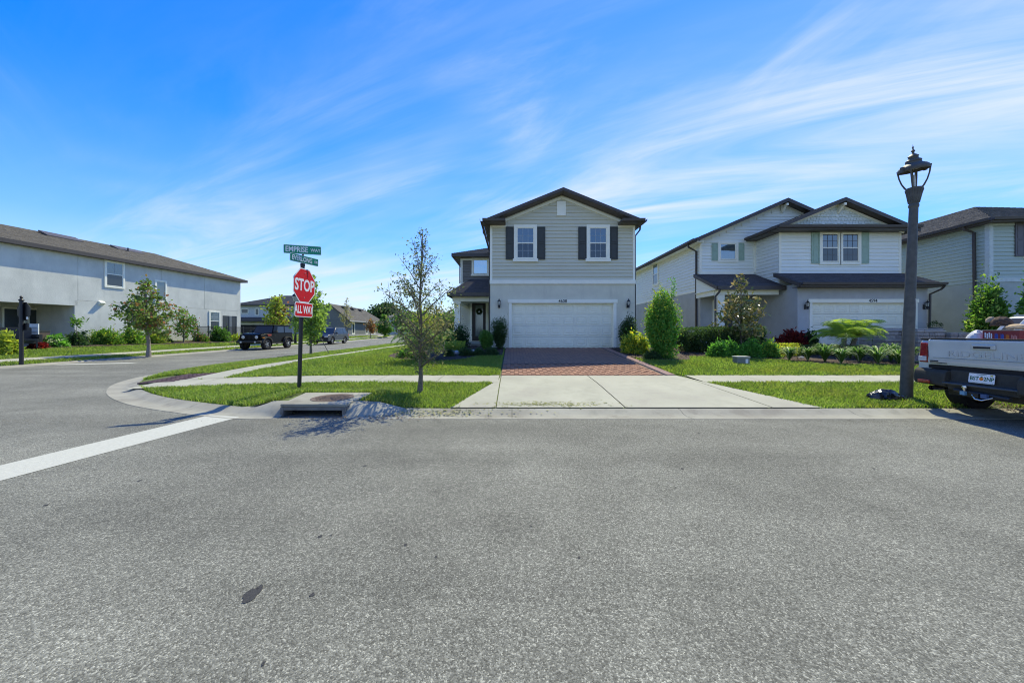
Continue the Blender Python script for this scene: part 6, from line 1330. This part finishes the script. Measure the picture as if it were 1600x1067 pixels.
ch_ = MB().tube([(-.16, .05, .40), (-.18, .0, .34), (-.18, -.08, .33), (-.17, -.2, .39)], .012, 8).build('safety_chain', chrome, tk, smooth=60)
MB().box(.1, 4.7, -.55, .55, .32, .5).build('chassis', blackm, tk); MB().tube([(AX, -.7, .37), (AX, .7, .37)], .05, 10).build('rear_axle', blackm, tk)
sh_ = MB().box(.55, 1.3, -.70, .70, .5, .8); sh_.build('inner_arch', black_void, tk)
# cab and bonnet
body(arch_profile(1.55, 5.0, .42, [(5.05, .6), (5.0, .98), (4.85, 1.08), (3.75, 1.17), (1.55, 1.27)], ((AX+WB, .375),), .45), .97, carwhite, 'cab_body', tk, .05, bevel=.04)
cb, P = cabin(tk, ((1.50, 1.22), (1.78, 1.80), (3.0, 1.81), (3.85, 1.17)), .90, .70, carwhite, 'cab', bevel=.035); windows(tk, P, ((.08, .42), (.46, .80)))
for sy in (-1, 1): MB().box(3.3, 3.5, sy*1.06-.11, sy*1.06+.11, 1.2, 1.38).build('mirror', carwhite, tk, bevel=.04); MB().box(4.8, 5.06, sy*.72-.16, sy*.72+.16, .85, 1.0).build('headlight', whitelens, tk, bevel=.03)
MB().box(5.0, 5.08, -.55, .55, .7, 1.0).build('grille', plastic, tk, bevel=.02); MB().box(4.9, 5.12, -.9, .9, .42, .62).build('front_bumper', plastic, tk, bevel=.04)
# cargo in the bed
cg = thing('cardboard_box', 'red printed cardboard box standing in the truck bed', 'box', (8.2, 5.73, .872)); MB().box(0, .38, -.22, .22, 0, .60).build('carton', mat('red_carton', (.26, .04, .035), .6, .15, 8), cg, bevel=.006)
MB().box(-.004, .384, -.224, .224, .592, .606).build('tan_flap', mat('kraft_flap', (.50, .37, .24), .8, .1, 6), cg)
for y0, y1, z0, z1, m_ in ((.10, .2, .46, .56, whitesign), (.03, .07, .45, .55, mat('print_blue', (.04, .12, .45))), (-.04, .0, .45, .54, mat('print_blue', (.04, .12, .45))), (-.10, -.06, .44, .53, mat('print_orange', (.7, .2, .03))), (-.19, -.12, .45, .52, mat('print_pink', (.6, .25, .22)))):
    q = MB()
    for k in range(4): q.box(-.003, .0, y0+(y1-y0)*k/4, y0+(y1-y0)*(k+.6)/4, z0+.01*(k % 2), z1-.015*((k+1) % 2))
    q.build('print_mark', m_, cg, kind='stuff')
cl = thing('brown_bundle', 'brown crumpled bundle lying on top of the red box', 'bundle', (8.38, 5.84, 1.575)); crumple(.13, .10, .12, 21, .22, f=1.8).build('crumpled_cloth', mat('brown_cloth', (.10, .065, .045), .95, .6, 9, .8, 30, col2=(.2, .15, .1)), cl, smooth=60); crumple(.06, .055, .075, 22, .2).build('pale_lining', mat('tan_cloth', (.36, .28, .19), .9, .2, 9), cl, smooth=60, loc=(-.04, .10, .05))
pb_ = thing('paper_sack', 'tan paper sack lying beside the brown bundle', 'sack', (8.36, 5.64, 1.505)); crumple(.13, .13, .065, 31, .16).build('sack', mat('kraft_paper', (.46, .33, .19), .85, .15, 7, .3, 20), pb_, smooth=60)
wb_ = thing('white_sack', 'pale grey sack bulging over the tailgate left of the red box', 'sack', (8.35, 6.12, 1.16)); crumple(.15, .15, .30, 41, .1).build('sack', mat('pale_sack', (.55, .56, .57), .6, .15, 5), wb_, smooth=60)
bl = thing('blue_bucket', 'blue round lidded tub behind the red box in the bed', 'tub', (8.85, 5.62, .872)); MB().lathe([(.11, 0), (.13, .5), (.14, .6), (.14, .63), (.001, .635)], 24).build('tub', mat('blue_plastic', (.03, .16, .55), .4), bl, smooth=40); MB().lathe([(.142, .55), (.147, .56), (.147, .60), (.142, .61)], 24, cap=False).build('lid_band', mat('blue_plastic', (.03, .16, .55), .4), bl)
